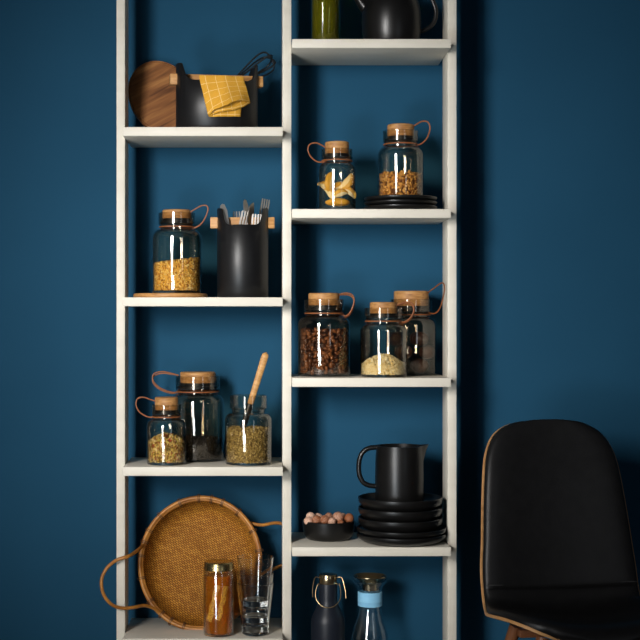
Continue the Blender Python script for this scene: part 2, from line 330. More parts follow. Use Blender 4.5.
# ------------------------------------------------------------------ storage jars
def make_jar(label, px, Y, zb, r, sh, nk, cr, c0, c1, kr=None, k1=None, loop=None, lean=0.0, double=False):
    """all sizes in photo pixels at depth Y: r body radius, sh shoulder y, nk neck y, cr collar radius, c0/c1 collar bottom/top y,
    kr stopper radius, k1 stopper top y, loop pixel points of the leather loop"""
    s = S(Y); H = lambda py: Z(py, Y) - zb
    t = thing('storage_jar', label, 'jar', (X(px, Y), Y, zb + E), 0, 'smoked glass storage jars')
    R = r * s; CR = cr * s; NR = CR * 0.885; th = 0.0028
    hs, hn, hc0, hc1 = H(sh), H(nk), H(c0), H(c1)
    out = [(0, 0.0), (R * 0.90, 0.0), (R * 0.97, 0.0015), (R, 0.006), (R, hs)]
    for k in range(1, 9):       # rounded shoulder
        a = k / 8 * PI / 2
        out.append((NR + (R - NR) * math.cos(a), hs + (hn - hs) * math.sin(a)))
    out += [(NR, hn + (hc0 - hn) * 0.6), (CR * 0.94, hc0), (CR, hc0 + 0.003), (CR, hc1 - 0.001), (CR - th / 2, hc1)]
    inn = [(CR - th, hc1 - 0.001), (CR - th, hc0 + 0.004), (NR - th, hc0 - 0.0005), (NR - th, hn - th * 0.6)]
    for k in range(7, -1, -1):
        a = k / 8 * PI / 2
        inn.append((NR - th + (R - NR) * math.cos(a), hs - th * 0.6 + (hn - hs) * math.sin(a)))
    inn += [(R - th, 0.012), (R * 0.94, 0.0075), (R * 0.8, 0.006), (0, 0.006)]
    bm = bmesh.new(); bm_lathe(bm, out + inn, 72)
    mesh_obj('glass_body', bm, M['smoke'], t)
    if kr:
        K = kr * s; hk = H(k1)
        bm = bmesh.new(); z0 = hc0 + (hc1 - hc0) * 0.52
        bm_lathe(bm, [(0, z0), (K * 0.98, z0), (K, z0 + 0.002), (K, hk - 0.0025), (K - 0.0025, hk), (0, hk)], 56)
        st = mesh_obj('stopper', bm, M['cork'], t); st['label'] = 'round oak stopper'
        G = CR - th - 0.0006
        bm = bmesh.new(); g0 = hc0 + 0.0046; g1 = z0 - 0.0002
        bm_lathe(bm, [(0, g0), (G, g0), (G, g0 + (g1 - g0) * 0.4), (K + 0.001, g0 + (g1 - g0) * 0.45), (K + 0.001, g1), (0, g1)], 56)
        gk = mesh_obj('gasket', bm, M['rubber'], st)
    if loop:
        bm = bmesh.new(); zn = (hn + hc0) / 2 + 0.0005; RR = NR + 0.0034
        ring = [(RR * math.cos(2 * PI * i / 40), RR * math.sin(2 * PI * i / 40), zn) for i in range(40)]
        bm_tube(bm, ring, 0.0021, 8, True, flat=0.8)
        def lp(dy, dz, sc_=1.0):
            pts = []
            for i, (lx, ly) in enumerate(loop):
                f = math.sin(PI * i / (len(loop) - 1))
                yy = -0.012 + (dy + lean) * f
                pts.append((X(lx, Y + yy) - X(px, Y), yy, Z(ly, Y + yy) - zb + dz * f))
            return catmull(pts, 8)
        bm_tube(bm, lp(-0.002, 0), 0.0020, 8, flat=0.85)
        if double: bm_tube(bm, lp(0.006, -0.006), 0.0020, 8, flat=0.85)
        mesh_obj('strap', bm, M['leather'], t)['label'] = 'tan leather cord loop'
    return dict(px=px, Y=Y, x=X(px, Y), zb=zb + E + 0.0065, Ri=R - th - 0.0006, s=s, H=lambda py: Z(py, Y))
def top_fn(kind, z0, amp, Ri):
    if kind == 'slope': return lambda x, y: z0 + amp * x / Ri
    if kind == 'heap': return lambda x, y: z0 - amp * min(1, ((x * x + y * y) ** 0.5 / Ri) ** 1.6)
    return lambda x, y: z0 + amp * math.sin(x * 90) * 0.3 + amp * 0.4 * math.sin(y * 70 + x * 30)
def grains(name, label, cat, J, kind, ytop, amp, n, size, scale, mt, jit=0.12, inset=0.0):
    """loose food in a jar: a solid core with kernels over its side and top, one object of stuff"""
    bm = bmesh.new(); x0, zb, Ri = J['x'], 0.0, J['Ri'] - inset
    f = top_fn(kind, J['H'](ytop) - J['zb'], amp, Ri); g = size
    core = Ri - g * 1.05; rings = []; seg = 40
    zs = [g * 0.55] + [None] * 3
    def ringpts(rad, frac):
        return [bm.verts.new((rad * math.cos(2 * PI * i / seg), rad * math.sin(2 * PI * i / seg), g * 0.4 + (f(rad * math.cos(2 * PI * i / seg), rad * math.sin(2 * PI * i / seg)) - g * 1.3) * frac)) for i in range(seg)]
    rs = [ringpts(core * 0.2, 0), ringpts(core, 0), ringpts(core, 0.5), ringpts(core, 1.0), ringpts(core * 0.7, 1), ringpts(core * 0.4, 1), ringpts(core * 0.1, 1)]
    for a, b in zip(rs, rs[1:]):
        for i in range(seg): bm.faces.new((a[i], a[(i + 1) % seg], b[(i + 1) % seg], b[i]))
    bm.faces.new(rs[0][::-1]); bm.faces.new(rs[-1])
    mx = max(scale) * size
    for i in range(n):
        if i < n * 0.72:
            th = random.uniform(PI * 0.93, PI * 2.07) if random.random() < 0.85 else random.uniform(0, 2 * PI)
            rad = Ri - g * random.uniform(0.75, 1.1); px_, py_ = rad * math.cos(th), rad * math.sin(th)
            z = random.uniform(g * 0.8, max(g, f(px_, py_) - g * 0.3))
        else:
            rad = (Ri - g * 1.05) * math.sqrt(random.random()); th = random.uniform(0, 2 * PI)
            px_, py_ = rad * math.cos(th), rad * math.sin(th); z = max(g * 0.8, f(px_, py_) - g * random.uniform(0, 0.9))
        ico(bm, (px_, py_, z), size, scale, rrot(), 1, jit)
    # keep every kernel inside the glass
    for v in bm.verts:
        d = math.hypot(v.co.x, v.co.y)
        if d > Ri: v.co.x *= Ri / d; v.co.y *= Ri / d
        if v.co.z < 0.0003: v.co.z = 0.0003
    o = mesh_obj(name, bm, mt, None, (x0, J['Y'], J['zb']))
    return tag(o, label, cat, None, 'stuff')

def board_round(name, label, px0, px1, y0, zt, Y, mt, cat, ry):
    s = S(Y); R = (px1 - px0) / 2 * s; T = 0.0118
    bm = bmesh.new(); bm_lathe(bm, [(0, 0), (R - 0.003, 0), (R, 0.003), (R, T - 0.003), (R - 0.003, T), (0, T)], 72, sy=ry / R)
    return tag(mesh_obj(name, bm, mt, None, (X((px0 + px1) / 2, Y), Y, zt + E)), label, cat), T

# second shelf of the narrow column: cork-lidded jar on a round board
zb = ZL[1]
bd, T = board_round('trivet', 'thin round oak trivet lying under the jar of golden grain', 133.5, 207.5, 0, zb, 0.12, M['oakbar'], 'trivet', 0.1)
J = make_jar('smoked glass jar half full of golden grain standing on a round wooden trivet', 176.8, 0.115, zb + E + T, 24.8, 238, 229.5, 18.3, 225.5, 213,
             14.5, 210.2, [(190, 228), (196, 227.5), (202, 223), (206.5, 215), (208, 208.5), (205.5, 205.5), (200, 206.5), (194, 210), (189, 213)])
grains('golden_grain', 'golden wheat-coloured grain sloping upward inside the jar on the trivet', 'grain', J, 'slope', 261, 0.008, 1300, 0.0040, (1.3, 0.8, 0.8), M['g_gold'])

zb = ZL[2]
J = make_jar('tall dark smoked glass jar with wide oak lid behind the small muesli jar', 197.8, 0.19, zb, 26.2, 404, 393.5, 22.2, 390, 376,
             17.6, 372, [(181, 391.5), (172, 392.5), (160, 388), (153, 380.5), (154, 374), (162, 371.8), (170, 373.2), (179, 375.5)], double=True)
grains('dark_tea', 'dark loose tea filling the lower part of the tall shadowy jar', 'tea', J, 'slope', 437, -0.002, 900, 0.0035, (1.6, 0.6, 0.6), M['g_tea'])
J = make_jar('small smoked glass jar heaped with mixed muesli in front of the tall dark jar', 166.5, 0.075, zb, 19.8, 426, 418.5, 14.8, 415.3, 404.6,
             11.6, 397.2, [(156, 417), (148, 417), (140, 412.5), (136, 405), (138, 398.5), (144, 397.5), (150, 399.5), (156, 401.5)])
grains('muesli', 'mixed muesli with red fruit pieces heaped inside the small corked jar', 'muesli', J, 'heap', 433.5, 0.026, 750, 0.0056, (1.4, 1.0, 0.75), M['g_musli'], 0.2)
J = make_jar('lidless smoked glass jar of olive green seeds with a wooden spoon standing in it', 248.3, 0.08, zb, 23.4, 421, 412.5, 18.4, 409, 395.2)
grains('seeds', 'olive green seeds filling the lower part of the open lidless jar', 'seeds', J, 'flat', 428, 0.004, 1700, 0.0033, (1.3, 0.8, 0.8), M['g_herb'])
# wooden spoon standing in the seeds
def zof(py, Y): return Z(py, Y)
Yw = 0.08
p0 = Vector((X(236, Yw), 0.092, Z(450, Yw))); p1 = Vector((X(266.3, Yw), 0.088, Z(352, Yw)))
d = (p1 - p0); Ln = d.length; s = S(Yw)
sp = thing('wooden_spoon', 'wooden spoon with pale oak handle and dark ferrule leaning out of the open seed jar', 'spoon', p0)
sp.rotation_mode = 'QUATERNION'; sp.rotation_quaternion = Vector((0, 0, 1)).rotation_difference(d)
bm = bmesh.new(); pr = []
hz0 = Ln * 0.47
for k in range(25):
    t = k / 24; z = hz0 + (Ln - hz0) * t; rr = 3.0 * s + 0.7 * s * t
    if t > 0.9: rr *= math.sqrt(max(0, 1 - ((t - 0.9) / 0.1) ** 2))
    pr.append((rr, z))
pr = [(0, hz0)] + pr; pr[-1] = (0, Ln)
bm_lathe(bm, pr, 24, sy=0.62); mesh_obj('handle', bm, M['oak'], sp)['label'] = 'pale oak handle'
bm = bmesh.new(); bm_lathe(bm, [(0, 0.03), (2.6 * s, 0.032), (3.4 * s, hz0 - 0.001), (0, hz0 - 0.0002)], 24, sy=0.6); mesh_obj('shaft', bm, M['rubber'], sp)['label'] = 'black shaft'
bm = bmesh.new(); ico(bm, (0, 0, 0.014), 0.016, (0.8, 0.4, 1.0), None, 3); mesh_obj('bowl', bm, M['rubber'], sp)

# wide column, second shelf
zb = ZR[1]
Yc = 0.09
J = make_jar('small corked glass jar of dried fruit slices beside the plates and higher jar', 337, Yc, zb, 18.8, 172, 163, 15.6, 159.5, 149.5,
             12.0, 142.3, [(326, 161.5), (318, 162), (311, 157), (308, 150), (310, 144.5), (316, 143), (322, 145.5), (326, 148)])
fruits = J
def fruit_wedge():
    """dried crescent slice, flesh with a darker skin along its back"""
    bm = bmesh.new(); n = 14; rings = []
    for i in range(n + 1):
        a = -1.15 + 2.3 * i / n; w_ = math.cos(a / 1.15 * PI / 2) ** 0.6
        c = Vector((0.030 * math.sin(a), 0, 0.022 * math.cos(a) - 0.012)); o_ = Vector((math.sin(a), 0, math.cos(a)))
        w_ = max(w_, 0.08)
        ring = []
        for k in range(10):
            b_ = 2 * PI * k / 10
            ring.append(bm.verts.new(c + o_ * (0.0150 * w_ * math.cos(b_)) + Vector((0, 0.0100 * w_ * math.sin(b_), 0))))
        rings.append(ring)
    for a, b in zip(rings, rings[1:]):
        for k in range(10):
            f = bm.faces.new((a[k], a[(k + 1) % 10], b[(k + 1) % 10], b[k])); f.material_index = 1 if k in (0, 1, 8, 9) else 0
    bm.faces.new(rings[0][::-1]); bm.faces.new(rings[-1])
    for v in bm.verts: v.co *= 1 + random.uniform(-0.06, 0.06)
    return bm
fw0 = mesh_obj('dried_fruit_slice', fruit_wedge(), [M['fruitflesh'], M['fruitskin']])
fspec = [  # px, py, dy, rotation (x, y, z), scale
    (337, 203.2, -0.012, (1.5, 0.0, 0.1), 1.15, 'dried fruit slice lying flat on the jar bottom, lowest in the jar'),
    (329, 196, -0.020, (0.2, 0.9, 0.3), 0.75, 'small dried fruit slice low on the left side of the jar'),
    (340, 196.0, -0.022, (0.4, -0.3, 0.2), 0.75, 'small dried fruit piece low in the middle of the jar'),
    (349, 194, -0.012, (0.3, 0.7, -0.3), 0.72, 'orange skinned dried fruit piece low on the right side of the jar'),
    (331.3, 183, -0.018, (0.2, -1.35, 0.5), 0.98, 'large upright dried fruit wedge nearest the bright streak on the jar'),
    (344.8, 181.5, -0.008, (0.2, 2.3, -0.2), 0.95, 'large pale dried fruit wedge slanting up to the right in the jar'),
    (324, 187.5, 0.012, (0.1, 0.5, 0.3), 0.7, 'dried fruit slice at the left behind the upright wedge'),
    (339, 188.5, 0.016, (0.4, -0.2, 0.6), 0.9, 'dried fruit slice at the back in the middle of the jar')]
for i, (fx, fy, dy, rt, scl, lab) in enumerate(fspec):
    o = fw0 if i == 0 else fw0.copy()
    if i: col.objects.link(o)
    o.location = (X(fx, Yc), Yc + dy, Z(fy, Yc)); o.rotation_euler = rt; o.scale = (scl,) * 3
    tag(o, lab, 'dried fruit', 'dried fruit slices in the small jar')

# plates
def plate_bm(R, h, base, lip=0.0035):
    """flat-bottomed plate or low bowl with an upright rim"""
    out = [(0, 0.0), (base, 0.0), (base + (R - base) * 0.55, h * 0.16), (R - 0.002, h * 0.55), (R, h * 0.75), (R, h - 0.0015), (R - 0.0015, h)]
    inn = [(R - lip, h - 0.0015), (R - lip - 0.001, h * 0.72), (base + (R - base) * 0.45, h * 0.16 + 0.004), (base * 0.9, 0.0045), (0, 0.0045)]
    bm = bmesh.new(); bm_lathe(bm, out + inn, 96); return bm
def plate_stack(spec, px, Y, z, R, h, base, step, cat, name, group):
    o0 = mesh_obj(name, plate_bm(R, h, base), M['black'])
    for i, lab in enumerate(spec):
        o = o0 if i == 0 else o0.copy()
        if i: col.objects.link(o)
        o.location = (X(px, Y), Y, z + E + i * step); o.rotation_euler = (0, 0, 0.7 * i)
        tag(o, lab, cat, group)
    return z + E + (len(spec) - 1) * step
Yp = 0.125
RP = 36.3 * S(Yp)
ztopd = plate_stack(['lowest of the three black side plates under the jar of brown grain', 'middle one of the three black side plates under the jar of brown grain', 'topmost black side plate carrying the jar of brown grain'],
    400.6, Yp, ZR[1], RP, 0.0155, RP * 0.72, 0.0128, 'plate', 'side_plate', 'black side plates')
zj = ztopd + 0.0046
J = make_jar('glass jar with a shallow layer of brown grain standing on three black plates', 400.6, Yp, zj, 22.9, 156, 147, 17.8, 143, 131.3,
             13.3, 125, [(414, 145.3), (421, 144), (427, 138), (430, 129), (428, 122.5), (422, 121.5), (415.5, 125), (411, 128)])
grains('brown_grain', 'brown buckwheat-like grain in the jar on top of the plates', 'grain', J, 'flat', 174, 0.006, 650, 0.0048, (1.15, 0.9, 0.9), M['g_brown'])

# wide column, third shelf
zb = ZR[2]
J = make_jar('round-shouldered glass jar full of dark roasted nuts, nearest the middle upright', 324, 0.12, zb, 26.2, 325, 315.5, 20.2, 311.8, 299.5,
             15.6, 293.3, [(340, 313), (346, 316), (351, 311), (354, 302), (353, 296), (348, 293.3), (341, 294), (337, 296)], double=True)
bmb = bmesh.new(); ico(bmb, (0, 0, 0), 0.0062, (1.35, 0.95, 0.8), None, 2, 0.05)
b0 = mesh_obj('roasted_nut', bmb, M['bean'])
fst = True; Ri = J['Ri']; zt = J['H'](331) - J['zb']
spots = []
rowh = 0.0105; nrow = int(zt / rowh)
for rI in range(nrow + 1):
    rad = Ri - 0.0085; na = 17
    for a in range(na):
        th = PI + PI * (a + 0.5 * (rI % 2)) / (na - 1) + random.uniform(-0.09, 0.09)
        zz = 0.0085 + rI * rowh + random.uniform(-0.0028, 0.0028) - (0.004 * (1 - math.sin(th - PI)) if rI == nrow else 0)
        spots.append((rad * math.cos(th), rad * math.sin(th), zz))
for (sx_, sy_, sz_) in spots:
    o = b0 if fst else b0.copy()
    if not fst: col.objects.link(o)
    fst = False
    o.location = (J['x'] + sx_, J['Y'] + sy_, J['zb'] + sz_); k = random.uniform(0.85, 1.18); o.scale = (k, k, k)
    o.rotation_euler = (random.uniform(-0.9, 0.9), random.uniform(-1.6, 1.6), math.atan2(sy_, sx_) + PI / 2 + random.uniform(-0.5, 0.5))
    tag(o, 'dark roasted nut among those filling the round-shouldered jar', 'nut', 'dark roasted nuts filling one jar')
bm = bmesh.new(); rc = Ri - 0.0165
bm_lathe(bm, [(0, 0.001), (rc, 0.001), (rc, zt * 0.5), (rc, zt - 0.004), (rc * 0.5, zt + 0.001), (0, zt + 0.002)], 40)
for i in range(170):
    rad = rc * math.sqrt(random.random()); th = random.uniform(0, 2 * PI); ico(bm, (rad * math.cos(th), rad * math.sin(th), zt - 0.001), 0.0058, (1.3, 0.95, 0.8), rrot(), 1, 0.05)
for rI in range(nrow + 1):
    for a in range(1, 14):
        th = PI * a / 14; ico(bm, ((rc + 0.005) * math.cos(th), (rc + 0.005) * math.sin(th), 0.008 + rI * rowh), 0.006, (1.1, 0.95, 0.9), None, 1, 0.05)
tag(mesh_obj('roasted_nuts', bm, M['bean'], None, (J['x'], J['Y'], J['zb'])), 'rest of the dark roasted nuts packed deep inside the round-shouldered jar', 'nuts', None, 'stuff')

J = make_jar('dark glass jar of dried figs standing behind the jar of pale flakes', 411.2, 0.195, zb, 25.2, 327, 317, 20.4, 313, 299.5,
             17.3, 291.2, [(428, 313), (435, 313.5), (440, 308), (443.5, 296), (444.6, 287), (442, 283), (435, 287.5), (427, 293.5)], lean=-0.105)
f0 = None
Rf = J['Ri']
fr = 0.0235
figspots = [(-0.62, -0.35), (0.55, -0.55), (0.1, 0.6)]
labs = ['dark dried fig at the bottom', 'dark dried fig in the middle layer', 'dark dried fig in the upper layer']
for lay in range(3):
    for q in range(3):
        a = -PI / 2 + 0.5 + lay * 1.05 + q * 2 * PI / 3
        if f0 is None:
            bm = bmesh.new(); ico(bm, (0, 0, 0), 1.0, (1, 1, 0.86), None, 3, 0.035); f0 = mesh_obj('dried_fig', bm, M['prune']); o = f0
        else:
            o = f0.copy(); col.objects.link(o)
        rr = Rf - fr - 0.001
        o.location = (J['x'] + rr * math.cos(a), J['Y'] + rr * math.sin(a), J['zb'] + 0.022 + lay * 0.038)
        o.scale = (fr, fr, fr); o.rotation_euler = (random.uniform(-.2, .2), random.uniform(-.2, .2), random.uniform(0, 6))
        tag(o, labs[lay] + ' of the jar behind the pale flakes', 'dried fig', 'dried figs ' + ('on the jar bottom', 'in the middle of the jar', 'at the top of the heap')[lay])
J = make_jar('smoked glass jar with a low heap of pale flakes in front of the fig jar', 383.4, 0.075, zb, 23.6, 332, 323.5, 19.0, 319.5, 308,
             13.6, 302.4, [(396, 321.5), (404, 322), (411, 317), (414, 309), (412, 303.5), (406, 302), (400, 304), (396, 305.5)], double=True)
grains('pale_flakes', 'pale yellow flakes heaped on the bottom of the front jar', 'flakes', J, 'heap', 354, 0.031, 1000, 0.0042, (1.5, 1.1, 0.35), M['g_flake'], 0.1)

# ------------------------------------------------------------------ utensil holders
def holder(label, px, Y, zb, rx, ry, rim, ear, bar, bx0, bx1, ed, name='utensil_holder', yaw=0.0):
    """straight-sided pot whose wall rises in two ears that carry a wooden bar"""
    s = S(Y); A = rx * s; B = ry; H = lambda p: Z(p, Y) - zb
    hr, he = Z(rim, Y - ry) - zb, H(ear); th = 0.004; n = 120
    t = thing(name, label, 'utensil holder', (X(px, Y), Y, zb + E), yaw)
    def ztop_(a):
        d = min(abs(((a + PI) % (2 * PI)) - PI), abs(((a) % (2 * PI)) - PI))
        d = math.degrees(d)
        if d < ed[0]: k = 1 - 0.05 * (d / ed[0]) ** 4
        elif d < ed[1]: k = 0.95 - 0.69 * (d - ed[0]) / (ed[1] - ed[0])
        elif d < ed[2]: k = 0.26 * (1 - (d - ed[1]) / (ed[2] - ed[1])) ** 2
        else: k = 0
        return hr + (he - hr) * k
    bm = bmesh.new(); lv = []
    def ring(a_, b_, zf): return [bm.verts.new((a_ * math.cos(2 * PI * i / n), b_ * math.sin(2 * PI * i / n), zf(2 * PI * i / n))) for i in range(n)]
    rs = [ring(A * 0.5, B * 0.5, lambda a: 0), ring(A - 0.002, B - 0.002, lambda a: 0), ring(A, B, lambda a: 0.002), ring(A, B, lambda a: hr * 0.5), ring(A, B, lambda a: ztop_(a) - 0.001), ring(A - 0.001, B - 0.001, ztop_),
          ring(A - th + 0.001, B - th + 0.001, ztop_), ring(A - th, B - th, lambda a: ztop_(a) - 0.001), ring(A - th, B - th, lambda a: 0.006), ring(A * 0.5, B * 0.5, lambda a: 0.006)]
    for a, b in zip(rs, rs[1:]):
        for i in range(n): bm.faces.new((a[i], a[(i + 1) % n], b[(i + 1) % n], b[i]))
    bm.faces.new(rs[0][::-1]); bm.faces.new(rs[-1])
    mesh_obj('body', bm, M['blackm'], t, sharp=50)
    x0, x1 = (bx0 - px) * s, (bx1 - px) * s
    bm = bmesh.new(); bm_box(bm, x0, x1, -0.014, 0.014, H(bar[1]), H(bar[0]), 0.0015)
    mesh_obj('wooden_bar', bm, M['oakbar'], t)['label'] = 'light oak bar through both ears'
    return dict(x=X(px, Y), Y=Y, z=zb + E + 0.006, s=s, A=A, B=B, rim=zb + hr)
HU = holder('matte black utensil holder with oak bar, full of cutlery, beside the golden grain jar', 242.7, 0.11, ZL[1], 25.6, 25.6 * S(0.11), 224.5, 209, (217.7, 228.6), 210.5, 274.5, (36, 43, 60))

def cutlery(kind, label, tip, base, roll=0.0, yt=0.0, yb=0.0):
    """one piece leaning in the holder: base = pixel x of its foot, tip = pixel of its head end"""
    Y = HU['Y']
    pb = Vector((X(base[0], Y), Y + yb, Z(base[1], Y))); pt = Vector((X(tip[0], Y), Y + yt, Z(tip[1], Y)))
    d = pt - pb; Ln = d.length
    bm = bmesh.new(); hw = 0.0055
    handle = [(0.0046, 0.0), (0.0062, 0.004), (0.0058, 0.05), (0.0034, Ln * 0.55), (0.0028, Ln - 0.085)]
    def mirror(h): return [(-x, z) for x, z in h] + [(x, z) for x, z in reversed(h)]
    if kind == 'knife':
        left = [(0.0045, 0), (0.0058, 0.004), (0.0055, Ln * 0.5), (0.004, Ln - 0.105), (0.0085, Ln - 0.095), (0.0098, Ln - 0.05), (0.0092, Ln - 0.018), (0.006, Ln - 0.005), (0.001, Ln)]
        right = [(0.0045, 0), (0.0058, 0.004), (0.0055, Ln * 0.5), (0.004, Ln - 0.105), (0.0075, Ln - 0.095), (0.0078, Ln - 0.02), (0.004, Ln - 0.003)]
        bm_extrude_outline(bm, [(-x, z) for x, z in left] + [(x, z) for x, z in reversed(right)], 0.0022)
    elif kind == 'fork':
        h = handle + [(0.0034, Ln - 0.075), (0.0085, Ln - 0.06), (0.0112, Ln - 0.045)]
        L_ = [(-x, z) for x, z in h]; R_ = [(x, z) for x, z in reversed(h)]
        mid = [(-0.0112, Ln - 0.01), (-0.0104, Ln), (-0.0078, Ln), (-0.0070, Ln - 0.042), (-0.0050, Ln - 0.042), (-0.0046, Ln), (-0.0016, Ln), (-0.0010, Ln - 0.042),
               (0.0010, Ln - 0.042), (0.0016, Ln), (0.0046, Ln), (0.0050, Ln - 0.042), (0.0070, Ln - 0.042), (0.0078, Ln), (0.0104, Ln), (0.0112, Ln - 0.01)]
        bm_extrude_outline(bm, L_ + mid + R_, 0.002)
    else:
        h = handle[:]
        for k in range(9):
            a = k / 8 * PI; h.append((max(0.0005, 0.0155 * math.sin(a * 0.5 + 0.18) if k < 5 else 0.0155 * math.sin(a) ** 0.6 if k < 8 else 0.0005), Ln - 0.06 + 0.06 * k / 8))
        h = handle + [(0.0155 * math.sin(PI * (0.08 + 0.92 * k / 10)) ** 0.7 if k < 10 else 0.0006, Ln - 0.06 + 0.06 * k / 10) for k in range(11)]
        bm_extrude_outline(bm, mirror(h), 0.002)
        for v in bm.verts:     # dish the bowl
            z = v.co.z - (Ln - 0.06)
            if z > 0: v.co.y += 0.006 * math.sin(min(1, z / 0.06) * PI) * (1 - (v.co.x / 0.016) ** 2)
    for v in bm.verts: v.co.x *= 1.25
    o = mesh_obj('table_' + kind, bm, M['cutlery'], None, pb, sharp=30)
    o.rotation_mode = 'QUATERNION'
    from mathutils import Quaternion
    o.rotation_quaternion = Vector((0, 0, 1)).rotation_difference(d) @ Quaternion((0, 0, 1), roll)
    tag(o, label, 'cutlery', 'cutlery in the black holder'); return o
cutlery('knife', 'steel knife with rounded blade leaning against the left ear of the utensil holder', (222.8, 204.5), (238, 294), 0.25, -0.030, -0.015)
cutlery('fork', 'small steel fork standing upright just left of the middle of the holder', (237.8, 210.5), (239, 294), 0.15, 0.03, 0.03)
cutlery('fork', 'steel fork tilted behind the slim spoon, its tines low over the rim of the holder', (247, 212), (228, 293), 0.05, -0.028, -0.004)
cutlery('knife', 'slim steel knife with the highest pointed tip, leaning left in the holder', (244.7, 198.5), (261, 294), 0.9, 0.030, 0.042)
cutlery('spoon', 'slim steel spoon crossing in front of the pointed knife in the holder', (253.6, 203.5), (232, 293), 1.15, -0.034, -0.040)
cutlery('fork', 'steel fork with pale upright tines between spoon and right ear of the holder', (257, 215.0), (252, 294), 0.0, -0.040, -0.025)
cutlery('fork', 'steel fork leaning outward over the right ear of the holder, tip brightest', (266.0, 198.5), (250, 294), 0.6, 0.022, 0.024)

# top narrow shelf: board, wide pot, whisk, cloth
Yb = 0.2
zb = ZL[0]; s = S(Yb)
bm = bmesh.new(); n = 96; a_, b_ = 41.5 * s, 32.5 * s; T = 0.016
outl = []
for i in range(n):
    t = 2 * PI * i / n
    x, z = a_ * math.cos(t), b_ * math.sin(t)
    ang = math.radians(117)
    outl.append((x * math.cos(ang) - z * math.sin(ang), x * math.sin(ang) + z * math.cos(ang)))
zmin = min(p[1] for p in outl)
def inset(f): return [(x * f, z * f) for x, z in outl]
layers = [(inset(0.5), -T / 2), (inset(0.93), -T / 2), (inset(0.945), -T / 2 - 0.001 + 0.003), (inset(0.96), -T / 2), (inset(0.985), -T / 2), (outl, -T / 2 + 0.003), (outl, T / 2 - 0.003), (inset(0.985), T / 2), (inset(0.5), T / 2)]
rs = [[bm.verts.new((x, y, z - zmin)) for x, z in l] for l, y in layers]
for a, b in zip(rs, rs[1:]):
    for i in range(n): bm.faces.new((a[i], a[(i + 1) % n], b[(i + 1) % n], b[i]))
bm.faces.new(rs[0][::-1]); bm.faces.new(rs[-1])
lean = math.radians(-14)
cb = mesh_obj('cutting_board', bm, M['walnut'], None, (X(161.5, Yb), 0.203, zb + E + 0.0022), (lean, 0, 0), sharp=25)
tag(cb, 'oval dark acacia cutting board leaning against the wall behind the wide black pot', 'cutting board')
PO = holder('wide oval black pot with oak bar, holding a whisk and a yellow cloth', 217, 0.10, ZL[0], 41.2, 0.088, 79.5, 65.5, (75.8, 86.5), 169.5, 263, (25, 34, 54), 'utensil_pot', math.radians(10))

# balloon whisk
Y = 0.13
pb = Vector((X(188, 0.095), 0.095, Z(113, 0.095))); pt = Vector((X(271.5, 0.205), 0.205, Z(59, 0.205)))
d = pt - pb; Ln = d.length
wk = thing('whisk', 'black wire balloon whisk sticking up out of the wide oval pot', 'whisk', pb)
wk.rotation_mode = 'QUATERNION'; wk.rotation_quaternion = Vector((0, 0, 1)).rotation_difference(d)
hl = Ln * 0.46
bm = bmesh.new(); bm_lathe(bm, [(0, 0), (0.007, 0.002), (0.0085, 0.02), (0.007, hl - 0.01), (0.005, hl), (0, hl)], 20); mesh_obj('handle', bm, M['wire'], wk)
for k in range(3):
    a = PI * k / 3 + 0.45; pts = []
    W = 0.031
    for i in range(33):
        t = i / 32; u = (t - 0.5) * 2
        z = hl - 0.012 + (Ln - hl + 0.012) * (1 - abs(u) ** 2.2); x = W * math.sin(PI * u) * (0.6 + 0.4 * (1 - abs(u))) * 1.05 if abs(u) < 1 else 0
        x = W * math.copysign(math.sin(PI * min(1, abs(u)) ** 0.8), u)
        pts.append((x * math.cos(a), x * math.sin(a), z))
    bm = bmesh.new(); bm_tube(bm, pts, 0.0025, 8); mesh_obj('wire_loop', bm, M['wire'], wk)

# folded cloth over the rim
Yf = PO['Y'] - PO['B']; s = S(Yf)
bm = bmesh.new(); uvl = bm.loops.layers.uv.new('UVMap')
NU, NV = 28, 22
def rim_y(xw): # front surface of the pot under a world x
    c, n_ = math.cos(math.radians(10)), math.sin(math.radians(10)); dx = xw - PO['x']; A2, B2 = PO['A'] ** 2, PO['B'] ** 2
    a = n_ * n_ / A2 + c * c / B2; b = 2 * dx * c * n_ * (1 / A2 - 1 / B2); k = dx * dx * (c * c / A2 + n_ * n_ / B2) - 1
    return PO['Y'] + (-b - math.sqrt(max(1e-6, b * b - 4 * a * k))) / (2 * a)
zr = PO['rim'] + 0.003
HEM = {0: [(0, 116), (.17, 110.5), (.45, 106.5), (.6, 102.5), (.8, 100.3), (1, 101)], 1: [(0, 116.4), (.3, 112.5), (.6, 110.3), (.85, 106.5), (1, 102)], 2: [(0, 117.2), (1, 116)]}
def hem(l, u):
    P = HEM[l]
    for (a, x), (b, y) in zip(P, P[1:]):
        if u <= b: t = (u - a) / (b - a); t = t * t * (3 - 2 * t) * 0.5 + t * 0.5; return x + (y - x) * t
    return P[-1][1]
